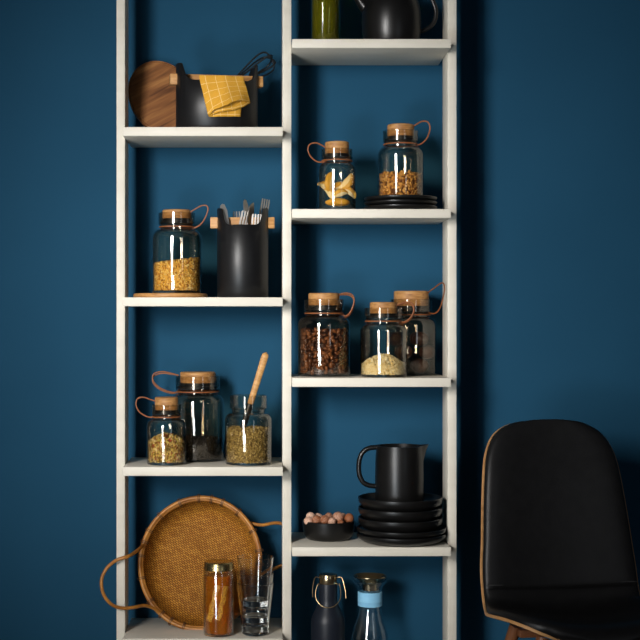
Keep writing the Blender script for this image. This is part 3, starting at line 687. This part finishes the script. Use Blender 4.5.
def layer(u, v, back):
    # u 0..1 along rim, v -0.3..1: v<0 goes inside the pot
    tlx, trx = 199.5, 243.5
    blx, bly, brx, bry = 208.5, 115.5, 250, 100.5
    if back == 1: brx = 249
    if back == 2: blx, brx = 210, 240.5
    x = (tlx + (trx - tlx) * u) * (1 - max(v, 0)) + (blx + (brx - blx) * u) * max(v, 0)
    yy = 77.8 * (1 - max(v, 0)) + hem(back, u) * max(v, 0)
    xw = X(x, Yf); zw = Z(yy, Yf)
    bulge = max(0, v) ** 2 * math.sin(PI * min(1, u * 1.05)) ** 0.8
    off = (0.0125 + 0.020 * bulge, 0.0085 + 0.007 * bulge, 0.0045)[back]
    off += 0.0012 * math.sin(u * 13 + v * 3)
    yw = rim_y(xw) - off
    if v < 0:
        k = -v / 0.3; yw = rim_y(xw) + 0.010 * min(1, k * 3) + (0.003, 0.001, -0.001)[back]; zw = zr + (0.0055, 0.003, 0.0005)[back] * (1 - k) - 0.035 * max(0, k - 0.33)
    elif v < 0.06: zw = max(zw, zr + (0.0055, 0.003, 0.0005)[back])
    # hem of the front layer curls outward then under
    return Vector((xw, yw, zw))
def sheet(back):
    vs = [-0.3, -0.2, -0.1, -0.03, 0.0] + [0.02 + 0.98 * k / NV for k in range(NV + 1)]
    g = [[bm.verts.new(layer(i / NU, v, back)) for v in vs] for i in range(NU + 1)]
    for i in range(NU):
        for j in range(len(vs) - 1):
            f = bm.faces.new((g[i][j], g[i + 1][j], g[i + 1][j + 1], g[i][j + 1]))
            for lp, (ii, jj) in zip(f.loops, ((i, j), (i + 1, j), (i + 1, j + 1), (i, j + 1))):
                lp[uvl].uv = (ii / NU * 0.118 + 0.012, vs[jj] * 0.108 + 0.006 + (0.03 * ii / NU * max(0, vs[jj]) if not back else 0))
    return g, vs
ga, va = sheet(0); gm, vm = sheet(1); gb, vb = sheet(2)
for j in range(len(vb) - 1):   # the fold on one side joins both layers
    for g1, g2, e in ((ga, gm, 0), (gm, gb, 0), (ga, gm, NU)):
        q = bm.faces.new((g1[e][j], g1[e][j + 1], g2[e][j + 1], g2[e][j]))
        for lp in q.loops: lp[uvl].uv = (0.02, 0.02)
cl = mesh_obj('kitchen_cloth', bm, M['linen'], sharp=70)
sm = cl.modifiers.new('thickness', 'SOLIDIFY'); sm.thickness = 0.0016; sm.offset = 0
tag(cl, 'folded mustard yellow kitchen cloth with thin white checks hanging over the wide pot', 'cloth')

# ------------------------------------------------------------------ bottom of the narrow column: basket, honey, tumblers
zb = ZL[3]
Yk = 0.18; s = S(Yk)
lean = math.radians(14)
bR = 64.0 * s / 1.0; kx = 61.8 / 64.0 / math.cos(math.radians(7)); ky = 64.6 / 64.0 / math.cos(lean); hB = 0.052
# local: disc in XY, opening toward +Z ; then stand it up
bk = thing('basket_tray', 'large round woven cane tray basket with bent handles leaning behind the honey jar', 'basket', (X(200.8, Yk), 0.180, Z(563.2, Yk)))
bk.rotation_euler = (PI / 2 - lean, 0, math.radians(-7))
bm = bmesh.new(); uvl = bm.loops.layers.uv.new('UVMap'); seg = 96
prof = [(0.0, -0.048), (0.4, -0.048), (0.66, -0.0475), (0.75, -0.0455), (0.815, -0.040), (0.865, -0.028), (0.915, -0.004), (0.955, 0.016), (0.965, 0.016), (0.935, -0.005), (0.885, -0.038), (0.83, -0.050), (0.72, -0.053), (0.0, -0.054)]
def bring(f, z): return [bm.verts.new((bR * kx * f * math.cos(2 * PI * i / seg), bR * ky * f * math.sin(2 * PI * i / seg), z)) for i in range(seg)]
rs = [[bm.verts.new((0, 0, prof[0][1]))]] + [bring(f, z) for f, z in prof[1:-1]] + [[bm.verts.new((0, 0, prof[-1][1]))]]
for a, b in zip(rs, rs[1:]):
    for i in range(seg):
        j = (i + 1) % seg
        if len(a) == 1: f = bm.faces.new((a[0], b[i], b[j]))
        elif len(b) == 1: f = bm.faces.new((a[i], a[j], b[0]))
        else: f = bm.faces.new((a[i], a[j], b[j], b[i]))
        for lp in f.loops:
            c = lp.vert.co; k = 1 + max(0, (c.z + 0.034)) * 1.5; lp[uvl].uv = (c.x * k, c.y * k)
mesh_obj('woven_tray', bm, M['weave'], bk)
bm = bmesh.new()
for (f, z, r_) in ((0.975, 0.017, 0.0062), (0.945, 0.013, 0.0042)):
    bm_tube(bm, [(bR * kx * f * math.cos(2 * PI * i / seg), bR * ky * f * math.sin(2 * PI * i / seg), z) for i in range(seg)], r_, 10, True)
for i in range(22):   # dark cane lashings
    a = 2 * PI * (i + 0.3 * math.sin(i * 5)) / 22
    c = Vector((bR * kx * 0.965 * math.cos(a), bR * ky * 0.965 * math.sin(a), 0.015)); rd = Vector((math.cos(a), math.sin(a), 0)); tn = Vector((-math.sin(a), math.cos(a), 0))
    for dd in (-0.0022, 0.0022):
        bm_tube(bm, [c + tn * dd + rd * 0.0125 * math.cos(q * 2 * PI / 14) + Vector((0, 0, 0.0082 * math.sin(q * 2 * PI / 14))) for q in range(14)], 0.0012, 6, True, mat=1)
mesh_obj('rim', bm, [M['rattan'], M['binding']], bk)['label'] = 'round rattan rim bound with dark cane'
inv = (Matrix.Translation(bk.location) @ bk.rotation_euler.to_matrix().to_4x4()).inverted()
def handle_pts(l): return catmull([inv @ Vector((X(px, y), y, Z(py, y))) for px, py, y in l], 8)
h1 = [(143.5, 545, 0.182), (138, 550, 0.128), (129, 556, 0.062), (117, 560, 0.054), (107, 568, 0.046), (101.5, 580, 0.042), (103.5, 594, 0.040), (111, 604, 0.044), (121, 608, 0.052), (133, 607.5, 0.062), (144, 605.5, 0.088), (153, 608, 0.118), (160.5, 612.5, 0.142)]
h2 = [(240, 518, 0.196), (250, 523, 0.194), (262, 525, 0.192), (274, 523, 0.202), (282, 524, 0.206), (286.5, 530, 0.208), (288, 543, 0.208), (287, 556, 0.206), (283.5, 564, 0.203), (276, 568, 0.198), (267, 572, 0.182), (258, 577, 0.158)]
for hh in (h1, h2):
    bm = bmesh.new(); bm_tube(bm, handle_pts(hh), 0.0048, 10); mesh_obj('handle', bm, M['rattan'], bk)['label'] = 'bent rattan handle'

Yh = 0.050; s = S(Yh)
hj = thing('honey_jar', 'tall glass jar of amber honey with comb inside and a gold screw lid', 'honey jar', (X(218.6, Yh), Yh, zb + E))
H = lambda p: Z(p, Yh) - zb
R = 15.4 * s; th = 0.0024
out = [(0, 0), (R * 0.88, 0), (R * 0.97, 0.002), (R, 0.006), (R, H(574)), (R * 0.97, H(571.5)), (R * 0.90, H(570)), (R * 0.90, H(563))]
inn = [(R * 0.90 - th, H(563)), (R * 0.90 - th, H(570.5)), (R - th, H(574.5)), (R - th, 0.008), (R * 0.85, 0.005), (0, 0.005)]
bm = bmesh.new(); bm_lathe(bm, out + inn, 64); mesh_obj('glass_body', bm, M['clear'], hj)
Rh = R - th - 0.0015
bm = bmesh.new(); bm_lathe(bm, [(0, 0.0055), (Rh * 0.9, 0.0058), (Rh, 0.009), (Rh, H(576)), (Rh * 0.97, H(575)), (0, H(575))], 64); hn = mesh_obj('honey', bm, M['honey'], hj)
for (bx, by, ang, ln) in ((-0.015, -0.0335, 0.27, 0.105), (0.011, -0.035, 0.24, 0.095)):     # slabs of comb pressed to the glass
    bm = bmesh.new(); bm_box(bm, -0.0065, 0.0065, -0.012, 0.009, -ln / 2, ln / 2); bmesh.ops.subdivide_edges(bm, edges=bm.edges[:], cuts=9, use_grid_fill=True)
    for v in bm.verts:
        v.co.x += 0.002 * math.sin(v.co.z * 160)
    o = mesh_obj('honeycomb', bm, M['comb'], hj, (bx, by, H(601)), (0, ang, 0)); o['label'] = 'strip of pale honeycomb'
    for v in o.data.vertices:   # wrap to the jar wall
        p = o.rotation_euler.to_matrix() @ v.co + Vector(o.location)
        d = math.hypot(p.x, p.y)
        if d > Rh + 0.0010: 
            p.x *= (Rh + 0.0010) / d; p.y *= (Rh + 0.0010) / d
            v.co = o.rotation_euler.to_matrix().inverted() @ (p - Vector(o.location))
bm = bmesh.new(); RL = 14.8 * s; l0, l1 = H(569.5), H(561.3)
bm_lathe(bm, [(RL - 0.0015, l0), (RL + 0.0006, l0 + 0.001), (RL + 0.0006, l0 + 0.004), (RL, l0 + 0.0055), (RL, l1 - 0.003), (RL - 0.003, l1), (RL - 0.005, l1 - 0.001), (0, l1 - 0.001), ], 72)
bm_lathe(bm, [(RL - 0.0015, l0), (RL - 0.003, l0 + 0.002), (RL - 0.003, l1 - 0.005), (0, l1 - 0.005)], 72)
mesh_obj('screw_lid', bm, M['goldlid'], hj)['label'] = 'gold metal lid'

Yt = 0.058; s = S(Yt)
def tumbler_bm():
    Hh = 51.5 * s; rb, rt = 13.0 * s, 18.6 * s; th = 0.0023; bt = 0.023
    f = lambda z: rb + (rt - rb) * z / Hh
    out = [(0, 0.001), (rb * 0.6, 0.001), (rb * 0.9, 0), (rb, 0.003), (f(Hh * 0.5), Hh * 0.5), (rt, Hh - 0.001), (rt - th / 2, Hh)]
    inn = [(rt - th, Hh - 0.001), (f(Hh * 0.5) - th, Hh * 0.5), (f(bt) - th - 0.0005, bt + 0.003), (rb * 0.75, bt), (0, bt)]
    bm = bmesh.new(); bm_lathe(bm, out + inn, 64); return bm
t0 = mesh_obj('tumbler', tumbler_bm(), M['tumbler'])
for i, (dz, lab) in enumerate(((0, 'lowest of the stacked clear tumblers, standing on the shelf beside the honey jar'), (0.0265, 'middle clear tumbler nested in the stack beside the honey jar'), (0.072, 'topmost clear tumbler of the nested stack beside the honey jar'))):
    o = t0 if i == 0 else t0.copy()
    if i: col.objects.link(o)
    o.location = (X(255.2, Yt), Yt, zb + E + dz); tag(o, lab, 'glass', 'stacked clear tumblers')

# ------------------------------------------------------------------ top wide shelf: oil bottle and teapot
zb = ZR[0]; Yo = 0.11; s = S(Yo)
ob = thing('oil_bottle', 'slim round glass bottle of green-yellow olive oil beside the black teapot', 'bottle', (X(325.5, Yo), Yo, zb + E))
R = 14.4 * s; Hb = 0.21
bm = bmesh.new(); th = 0.0022
bm_lathe(bm, [(0, 0), (R * 0.9, 0), (R, 0.005), (R, Hb), (R * 0.85, Hb + 0.016), (0.014, Hb + 0.03), (0.0135, Hb + 0.08), (0.0155, Hb + 0.082), (0.0155, Hb + 0.088), (0.011, Hb + 0.088), (0.0112, Hb + 0.03), (R * 0.82, Hb + 0.012), (R - th, Hb - 0.002), (R - th, 0.008), (R * 0.85, 0.005), (0, 0.005)], 56)
mesh_obj('glass_body', bm, M['oilglass'], ob)
bm = bmesh.new(); Ro = R - th - 0.0003
bm_lathe(bm, [(0, 0.0055), (Ro * 0.88, 0.0055), (Ro, 0.0085), (Ro, Hb - 0.02), (0, Hb - 0.02)], 56); mesh_obj('olive_oil', bm, M['oil'], ob)
bm = bmesh.new(); bm_lathe(bm, [(0, Hb + 0.06), (0.0105, Hb + 0.06), (0.0108, Hb + 0.1), (0.009, Hb + 0.103), (0, Hb + 0.103)], 28); mesh_obj('stopper', bm, M['cork'], ob)
bm = bmesh.new(); bm_tube(bm, [(-0.002, -0.004, 0.016), (-0.004, -0.006, 0.10), (-0.002, -0.004, Hb + 0.06)], 0.0016, 8); mesh_obj('pouring_tube', bm, M['steel'], ob)

Yp = 0.12; s = S(Yp)
tp = thing('teapot', 'round black ceramic teapot with loop handle beside the green oil bottle', 'teapot', (X(391.5, Yp), Yp, zb + E))
def body_prof(pts, th):
    inn = [(max(0.001, r - th), z) for r, z in reversed(pts[1:])]
    return pts + inn + [(0, pts[0][1] + th)]
R = 29.2 * s
R = 29.8 * s
pts = [(0, 0), (R * 0.80, 0), (R * 0.885, 0.004), (R * 0.94, 0.018), (R * 0.985, 0.045), (R, 0.07), (R * 0.985, 0.095), (R * 0.93, 0.12), (R * 0.82, 0.142), (R * 0.62, 0.156)]
bm = bmesh.new(); bm_lathe(bm, body_prof(pts, 0.005), 72); mesh_obj('body', bm, M['black'], tp)
bm = bmesh.new(); bm_lathe(bm, [(0, 0.153), (R * 0.60, 0.157), (R * 0.58, 0.161), (R * 0.3, 0.169), (0.012, 0.172), (0.011, 0.180), (0.016, 0.189), (0.012, 0.197), (0, 0.198)], 56); mesh_obj('lid', bm, M['black'], tp)
bm = bmesh.new()
sp_ = catmull([((372 - 391.5) * s, 0, Z(14, Yp) - zb), ((364 - 391.5) * s, 0, Z(6, Yp) - zb), ((358 - 391.5) * s, 0, Z(-2, Yp) - zb), ((352 - 391.5) * s, 0, Z(-7, Yp) - zb)], 6)
bm_tube(bm, sp_, [0.020 - 0.010 * i / (len(sp_) - 1) for i in range(len(sp_))], 18); mesh_obj('spout', bm, M['black'], tp)
hz = lambda p: Z(p, Yp) - zb
bm = bmesh.new(); bm_tube(bm, catmull([((x - 391.5) * s, 0, hz(y)) for x, y in ((414, -11), (422, -13), (429, -5), (434, 4), (436, 13), (433.5, 23), (427, 29), (419, 32), (414, 31))], 6), 0.0062, 12, flat=0.8); mesh_obj('handle', bm, M['black'], tp)

# ------------------------------------------------------------------ wide column, fourth shelf
zb = ZR[3]
Yp = 0.097; s = S(Yp)
RP = 44.7 * s
zt = plate_stack(['lowest of the two wide black dinner plates under the stacked bowls', 'upper one of the two wide black dinner plates under the stacked bowls'], 401.3, Yp, zb, RP, 0.026, RP * 0.70, 0.0170, 'plate', 'dinner_plate', 'black dinner plates')
zt += 0.0175
RB = 42.0 * s
zt2 = plate_stack(['lowest of the three low black bowls stacked under the pitcher', 'middle one of the three low black bowls stacked under the pitcher', 'topmost low black bowl with the pitcher standing in it'], 400.3, Yp, zt - 0.0005, RB, 0.036, RB * 0.74, 0.0285, 'bowl', 'low_bowl', 'low black bowls')
# pitcher
zp = zt2 + 0.0046
pi_ = thing('pitcher', 'matte black ceramic pitcher with open loop handle standing on the stacked bowls', 'pitcher', (X(399.3, Yp), Yp, zp))
R = 24.3 * s; Hh = Z(445.5, Yp) - zp
pts = [(0, 0), (R * 0.88, 0), (R * 0.94, 0.004), (R * 0.975, 0.02), (R * 1.0, Hh * 0.45), (R * 0.985, Hh * 0.75), (R * 0.955, Hh * 0.92), (R * 0.955, Hh)]
bm = bmesh.new(); rings = bm_lathe(bm, body_prof(pts, 0.004), 80)
for v in bm.verts:      # pull the pouring lip out of the rim
    a = math.atan2(v.co.y, v.co.x); k = max(0, 1 - abs(a) / 0.42); k = k * k * (3 - 2 * k)
    u = max(0, (v.co.z - Hh * 0.76) / (Hh * 0.24))
    v.co.x += 6.4 * s * k * u ** 1.3; v.co.z += 0.004 * k * u ** 2
mesh_obj('body', bm, M['black'], pi_)
hz = lambda p: Z(p, Yp) - zp
bm = bmesh.new(); bm_tube(bm, catmull([((x - 399.3) * s, 0, hz(y)) for x, y in ((380, 447.5), (373, 447.5), (366, 449.5), (361, 455), (358.8, 464), (359.3, 474), (362.5, 481.5), (368, 485), (374, 486), (380, 486.5))], 6), 0.0070, 12, flat=1.2); mesh_obj('handle', bm, M['black'], pi_)

# bowl of nuts
Yn = 0.15; s = S(Yn); R = 26.3 * s; hN = 19.0 * s
bm = bmesh.new()
out = [(0, 0), (R * 0.74, 0), (R * 0.84, 0.003), (R * 0.925, hN * 0.22), (R * 0.975, hN * 0.5), (R, hN - 0.002), (R - 0.0015, hN)]
inn = [(R - 0.004, hN - 0.0015), (R * 0.93, hN * 0.5), (R * 0.87, hN * 0.25), (R * 0.79, 0.007), (R * 0.7, 0.006), (0, 0.006)]
bm_lathe(bm, out + inn, 72)
tag(mesh_obj('nut_bowl', bm, M['black'], None, (X(328.6, Yn), Yn, zb + E)), 'small straight-sided black bowl of sugared nuts beside the plate stack', 'bowl')
nb = bmesh.new(); ico(nb, (0, 0, 0), 1.0, (1, 1, 0.95), None, 3, 0.03); n0 = mesh_obj('sugared_nut', nb, M['nut'])
nlist = [  # px, py, dy, r px
    (308.0, 519.5, -0.030, 4.6, 'nut at the left end of the row along the bowl rim'), (310.8, 517.5, 0.012, 4.9, 'second-row nut rising behind the leftmost nut in the bowl'),
    (316.2, 518.0, -0.038, 4.8, 'pale sugared nut second from the left in the front row'), (324.2, 517.9, -0.040, 4.8, 'round pinkish sugared nut left of the middle of the bowl'),
    (331.0, 519.6, -0.042, 4.2, 'low pale nut in the middle of the front row'), (337.8, 516.2, -0.020, 5.7, 'largest and highest sugared nut, right of the middle'),
    (339.8, 520.6, -0.048, 3.4, 'small low nut in front of the largest sugared nut'), (348.6, 517.2, -0.022, 5.0, 'orange brown nut at the right end of the bowl'),
    (329.3, 517.6, 0.018, 4.4, 'shaded golden nut behind the middle of the front row'), (318.5, 519.5, 0.035, 4.8, 'nut at the back of the bowl behind the pale second nut'),
    (343.0, 519.0, 0.030, 4.8, 'nut at the back of the bowl behind the largest nut')]
zin = zb + E + 0.0062
for i, (x_, y_, dy, r_, lab) in enumerate(nlist):
    o = n0 if i == 0 else n0.copy()
    if i: col.objects.link(o)
    o.location = (X(x_, Yn), Yn + dy, Z(y_, Yn)); o.scale = (r_ * s,) * 3; o.rotation_euler = (i * 1.3, i * 0.7, i)
    tag(o, lab, 'nut', 'sugared nuts in the black bowl')
k = 0
for (qx, qy) in [(-0.045, -0.02), (-0.02, -0.035), (0.01, -0.042), (0.036, -0.028), (0.048, 0.0), (0.02, 0.0), (-0.008, -0.008), (-0.035, 0.012), (-0.012, 0.028), (0.018, 0.033)]:
    o = n0.copy(); col.objects.link(o); o.location = (X(328.6, Yn) + qx, Yn + qy, zin + 0.0142); o.scale = (0.0136,) * 3; o.rotation_euler = (k, k * 2, k * .4); k += 1
    tag(o, 'nut buried in the bottom layer of the small black bowl', 'nut', 'nuts in the bottom layer of the bowl')

# ------------------------------------------------------------------ bottom wide shelf: flask and carafe
zb = ZR[4]; Yf = 0.13; s = S(Yf); H = lambda p: Z(p, Yf) - zb
fl = thing('flask', 'matte slate insulated flask with bronze cap and wire bail beside the glass carafe', 'flask', (X(328, Yf), Yf, zb + E))
R = 17.0 * s; NR = 9.3 * s
pr = [(0, 0), (R * 0.95, 0), (R, 0.004), (R, H(622))]
for k in range(1, 11):
    a = k / 10; e = a * a * (3 - 2 * a); pr.append((R + (NR - R) * e, H(622) + (H(599) - H(622)) * a))
pr += [(NR, H(585)), (NR - 0.001, H(583.5)), (0, H(583.5))]
bm = bmesh.new(); bm_lathe(bm, pr, 64); mesh_obj('body', bm, M['slate'], fl)
bm = bmesh.new(); bm_lathe(bm, [(0, H(583.3)), (NR - 0.0008, H(583.3)), (NR - 0.0002, H(582.9)), (NR - 0.0002, H(575)), (NR - 0.0016, H(574.2)), (0, H(574.2))], 56)
mesh_obj('cap', bm, M['bronze'], fl)['label'] = 'bronze metal cap'
def fw(l): return catmull([((x - 327) * s, y, H(p)) for x, p, y in l], 6)
bm = bmesh.new()
bm_tube(bm, fw([(318, 577.5, -0.004), (314.5, 577, -0.006), (312.5, 581, -0.012), (311.3, 589, -0.018), (311.6, 596, -0.02)]), 0.0013, 8)
bm_tube(bm, fw([(316.5, 584, -0.01), (314.3, 592, -0.018), (315.5, 599, -0.026), (321, 604.3, -0.032), (328, 605.5, -0.033), (334, 603, -0.032), (338.5, 597.5, -0.026), (339.3, 589, -0.018), (338.2, 583, -0.01)]), 0.0013, 8)
bm_tube(bm, fw([(336, 577.5, -0.004), (340, 577, -0.006), (342, 581, -0.012), (344, 590, -0.018), (344.5, 597, -0.02)]), 0.0013, 8)
for sx_ in (-1, 1):
    bm_tube(bm, fw([(327 + sx_ * 8.6, 584, -0.006), (327 + sx_ * 10.4, 584, -0.010)]), 0.0022, 8)
mesh_obj('wire_bail', bm, M['brass'], fl)['label'] = 'bent brass wire clasp'

Yc2 = 0.135; s = S(Yc2); H = lambda p: Z(p, Yc2) - zb
ca = thing('carafe', 'clear glass carafe with light blue neck band and flared metal lid', 'carafe', (X(370, Yc2), Yc2, zb + E))
R = 18.6 * s; NR = 10.9 * s; th = 0.0026
def cprof(off):
    p = [(R - off, H(642))]
    for k in range(1, 11):
        a = k / 10; e = a * a * (3 - 2 * a); p.append((R + (NR - R) * e - off, H(640) + (H(607) - H(640)) * a))
    p += [(NR - off, H(592)), (NR * 1.05 - off, H(590)), (NR * 1.35 - off, H(584)), (19.4 * s - off, H(579.8))]
    return p
bm = bmesh.new(); bm_lathe(bm, [(0, 0), (R * 0.9, 0), (R * 0.98, 0.002), (R, 0.007)] + cprof(0) + cprof(th)[::-1] + [(R - th, 0.012), (R * 0.85, 0.007), (0, 0.007)], 72)
mesh_obj('glass_body', bm, M['clear'], ca)
bm = bmesh.new(); B0, B1 = NR + 0.0008, NR + 0.0035
bm_lathe(bm, [(B0, H(605.8)), (B1, H(605.3)), (B1, H(601)), (B1 + 0.0006, H(600.6)), (B1, H(600.2)), (B1, H(592)), (B0 + 0.0006, H(591.4)), (B0, H(591.8))], 64, close=True)
mesh_obj('neck_band', bm, M['blueband'], ca)['label'] = 'light blue band'
bm = bmesh.new()
bm_lathe(bm, [(7.6 * s, H(590)), (7.8 * s, H(584)), (9.6 * s, H(582.5)), (13.2 * s, H(578.4)), (16.6 * s, H(576.4)), (16.6 * s, H(575.6)), (13.0 * s, H(577.4)), (8.9 * s, H(582)), (7.0 * s, H(583.6)), (6.8 * s, H(590))], 64, close=True)
bm_lathe(bm, [(0, H(588)), (6.9 * s, H(588)), (6.9 * s, H(586)), (0, H(586))], 40)
mesh_obj('drip_lid', bm, M['bronze'], ca)['label'] = 'flared warm steel lid'

# ------------------------------------------------------------------ chair
ch = thing('chair', 'black leather upholstered shell chair with thin oak edge in front of the wall', 'chair', (0.800, -0.13, 0), math.radians(8))
# profile of the shell from the front lip of the seat to the top of the back: (forward, z, half width)
PR = [(0.352, 0.410, 0.0), (0.351, 0.416, 0.10), (0.346, 0.422, 0.155), (0.332, 0.426, 0.192), (0.30, 0.426, 0.218), (0.25, 0.421, 0.233), (0.185, 0.412, 0.239), (0.12, 0.406, 0.232), (0.065, 0.410, 0.221), (0.025, 0.428, 0.216), (0.0, 0.466, 0.2145), (-0.018, 0.53, 0.213), (-0.032, 0.61, 0.206), (-0.05, 0.695, 0.199), (-0.066, 0.77, 0.191), (-0.079, 0.82, 0.182), (-0.089, 0.860, 0.166), (-0.095, 0.885, 0.146), (-0.099, 0.902, 0.119), (-0.1015, 0.912, 0.084), (-0.103, 0.9175, 0.0)]
def interp(P, n=6):
    return catmull([Vector((f, z, w_)) for f, z, w_ in P], n)
C_ = interp(PR, 6); NVc = len(C_); NUc = 36
def chair_pt(i, u):
    f, z, hw = C_[i]; hw = max(hw, 0.0)
    t = C_[min(i + 1, NVc - 1)] - C_[max(i - 1, 0)]
    nrm = Vector((t.y, -t.x)).normalized()           # (forward, z) normal pointing to the sitter
    if nrm.x < 0 and nrm.y < 0: nrm = -nrm
    k = 0.034 * (hw / 0.22) ** 2 * u * u             # edges wrap toward the sitter
    return Vector((hw * u, -(f + nrm.x * k), z + nrm.y * k))
def ucoord(j): 
    return math.sin((j / NUc - 0.5) * PI)
base = [[chair_pt(i, ucoord(j)) for j in range(NUc + 1)] for i in range(NVc)]
def nrm_at(g, i, j):
    a = g[min(i + 1, NVc - 1)][j] - g[max(i - 1, 0)][j]; b = g[i][min(j + 1, NUc)] - g[i][max(j - 1, 0)]
    if i in (0, NVc - 1):
        return nrm_at(g, 1 if i == 0 else NVc - 2, j)
    n = b.cross(a)
    if n.length < 1e-9: return Vector((0, -1, 0))
    n.normalize(); 
    return n
NR_ = [[nrm_at(base, i, j) for j in range(NUc + 1)] for i in range(NVc)]
mid = NR_[NVc * 3 // 4][NUc // 2]
sg = 1 if mid.y < 0 else -1
NR_ = [[v * sg for v in r] for r in NR_]
def slab(i0, i1, lo, hi, uin):
    """closed solid between two offsets from the shell surface"""
    bm = bmesh.new(); A, B = [], []
    for i in range(i0, i1 + 1):
        ra, rb = [], []
        for j in range(NUc + 1):
            p = base[i][j].copy(); c = base[i][NUc // 2]
            p = c + (p - c) * uin
            e = min(1, min(i - i0, i1 - i) / 5.0)
            ue = abs(ucoord(j)); q = hi(ue, i, i0, i1)
            ra.append(bm.verts.new(p + NR_[i][j] * lo)); rb.append(bm.verts.new(p + NR_[i][j] * q))
        A.append(ra); B.append(rb)
    n = len(A)
    for i in range(n - 1):
        for j in range(NUc):
            bm.faces.new((A[i][j], A[i][j + 1], A[i + 1][j + 1], A[i + 1][j])); bm.faces.new((B[i][j], B[i + 1][j], B[i + 1][j + 1], B[i][j + 1]))
        for j in (0, NUc):
            bm.faces.new((A[i][j], A[i + 1][j], B[i + 1][j], B[i][j]))
    for i in (0, n - 1):
        for j in range(NUc):
            bm.faces.new((A[i][j], B[i][j], B[i][j + 1], A[i][j + 1]))
    bmesh.ops.remove_doubles(bm, verts=bm.verts, dist=1e-5)
    return bm
mesh_obj('shell', slab(0, NVc - 1, -0.0075, lambda *a: 0.0, 1.0), M['shellwood'], ch, sharp=60)['label'] = 'thin oak plywood shell'
IS = 10 * 6 + 1
def puff(ue, i, i0, i1):
    T = 0.024; e = (1 - ue ** 7) ** 0.5 if ue < 1 else 0
    a = min(1, (i - i0) / 4.0); b = min(1, (i1 - i) / 4.0)
    fa = math.sqrt(max(0, 1 - (1 - a) ** 2)); fb = math.sqrt(max(0, 1 - (1 - b) ** 2))
    lo_a = 0.80 if i0 > 0 else 0.12; lo_b = 0.80 if i1 < NVc - 1 else 0.12
    return 0.004 + T * e * (lo_a + (1 - lo_a) * fa) * (lo_b + (1 - lo_b) * fb)
mesh_obj('seat_pad', slab(0, IS, 0.0004, puff, 0.988), M['hide'], ch, sharp=75)
bp_ = mesh_obj('back_pad', slab(IS, NVc - 1, 0.0004, puff, 0.988), M['hide'], ch, sharp=75)
bm = bmesh.new()
bm_tube(bm, [base[IS + 1][j] * 1.0 + NR_[IS + 1][j] * (0.0045 + 0.024 * ((1 - abs(ucoord(j)) ** 7) ** 0.5 if abs(ucoord(j)) < 1 else 0) * 0.86) for j in range(2, NUc - 1)], 0.0012, 6)
mesh_obj('seam', bm, M['thread'], bp_)
for (fx, sx_) in ((0.27, -1), (0.27, 1), (0.06, -1), (0.06, 1)):
    bm = bmesh.new(); top = Vector((sx_ * 0.135, -fx, 0.410 if fx > 0.2 else 0.396)); ft = Vector((sx_ * 0.225, -(fx + (0.07 if fx > 0.2 else -0.11)), 0.0))
    bm_tube(bm, [top.lerp(ft, k / 8) for k in range(9)], [0.0165 - 0.0065 * k / 8 for k in range(9)], 20)
    for v in bm.verts: v.co.z = max(v.co.z, 0.0)
    mesh_obj('leg', bm, M['legwood'], ch)
bm = bmesh.new()
bm_box(bm, -0.135, 0.135, -0.285, -0.255, 0.378, 0.398, 0.003); bm_box(bm, -0.135, 0.135, -0.095, -0.065, 0.370, 0.390, 0.003); bm_box(bm, -0.02, 0.02, -0.26, -0.09, 0.376, 0.388, 0.002)
mesh_obj('under_frame', bm, M['legwood'], ch)
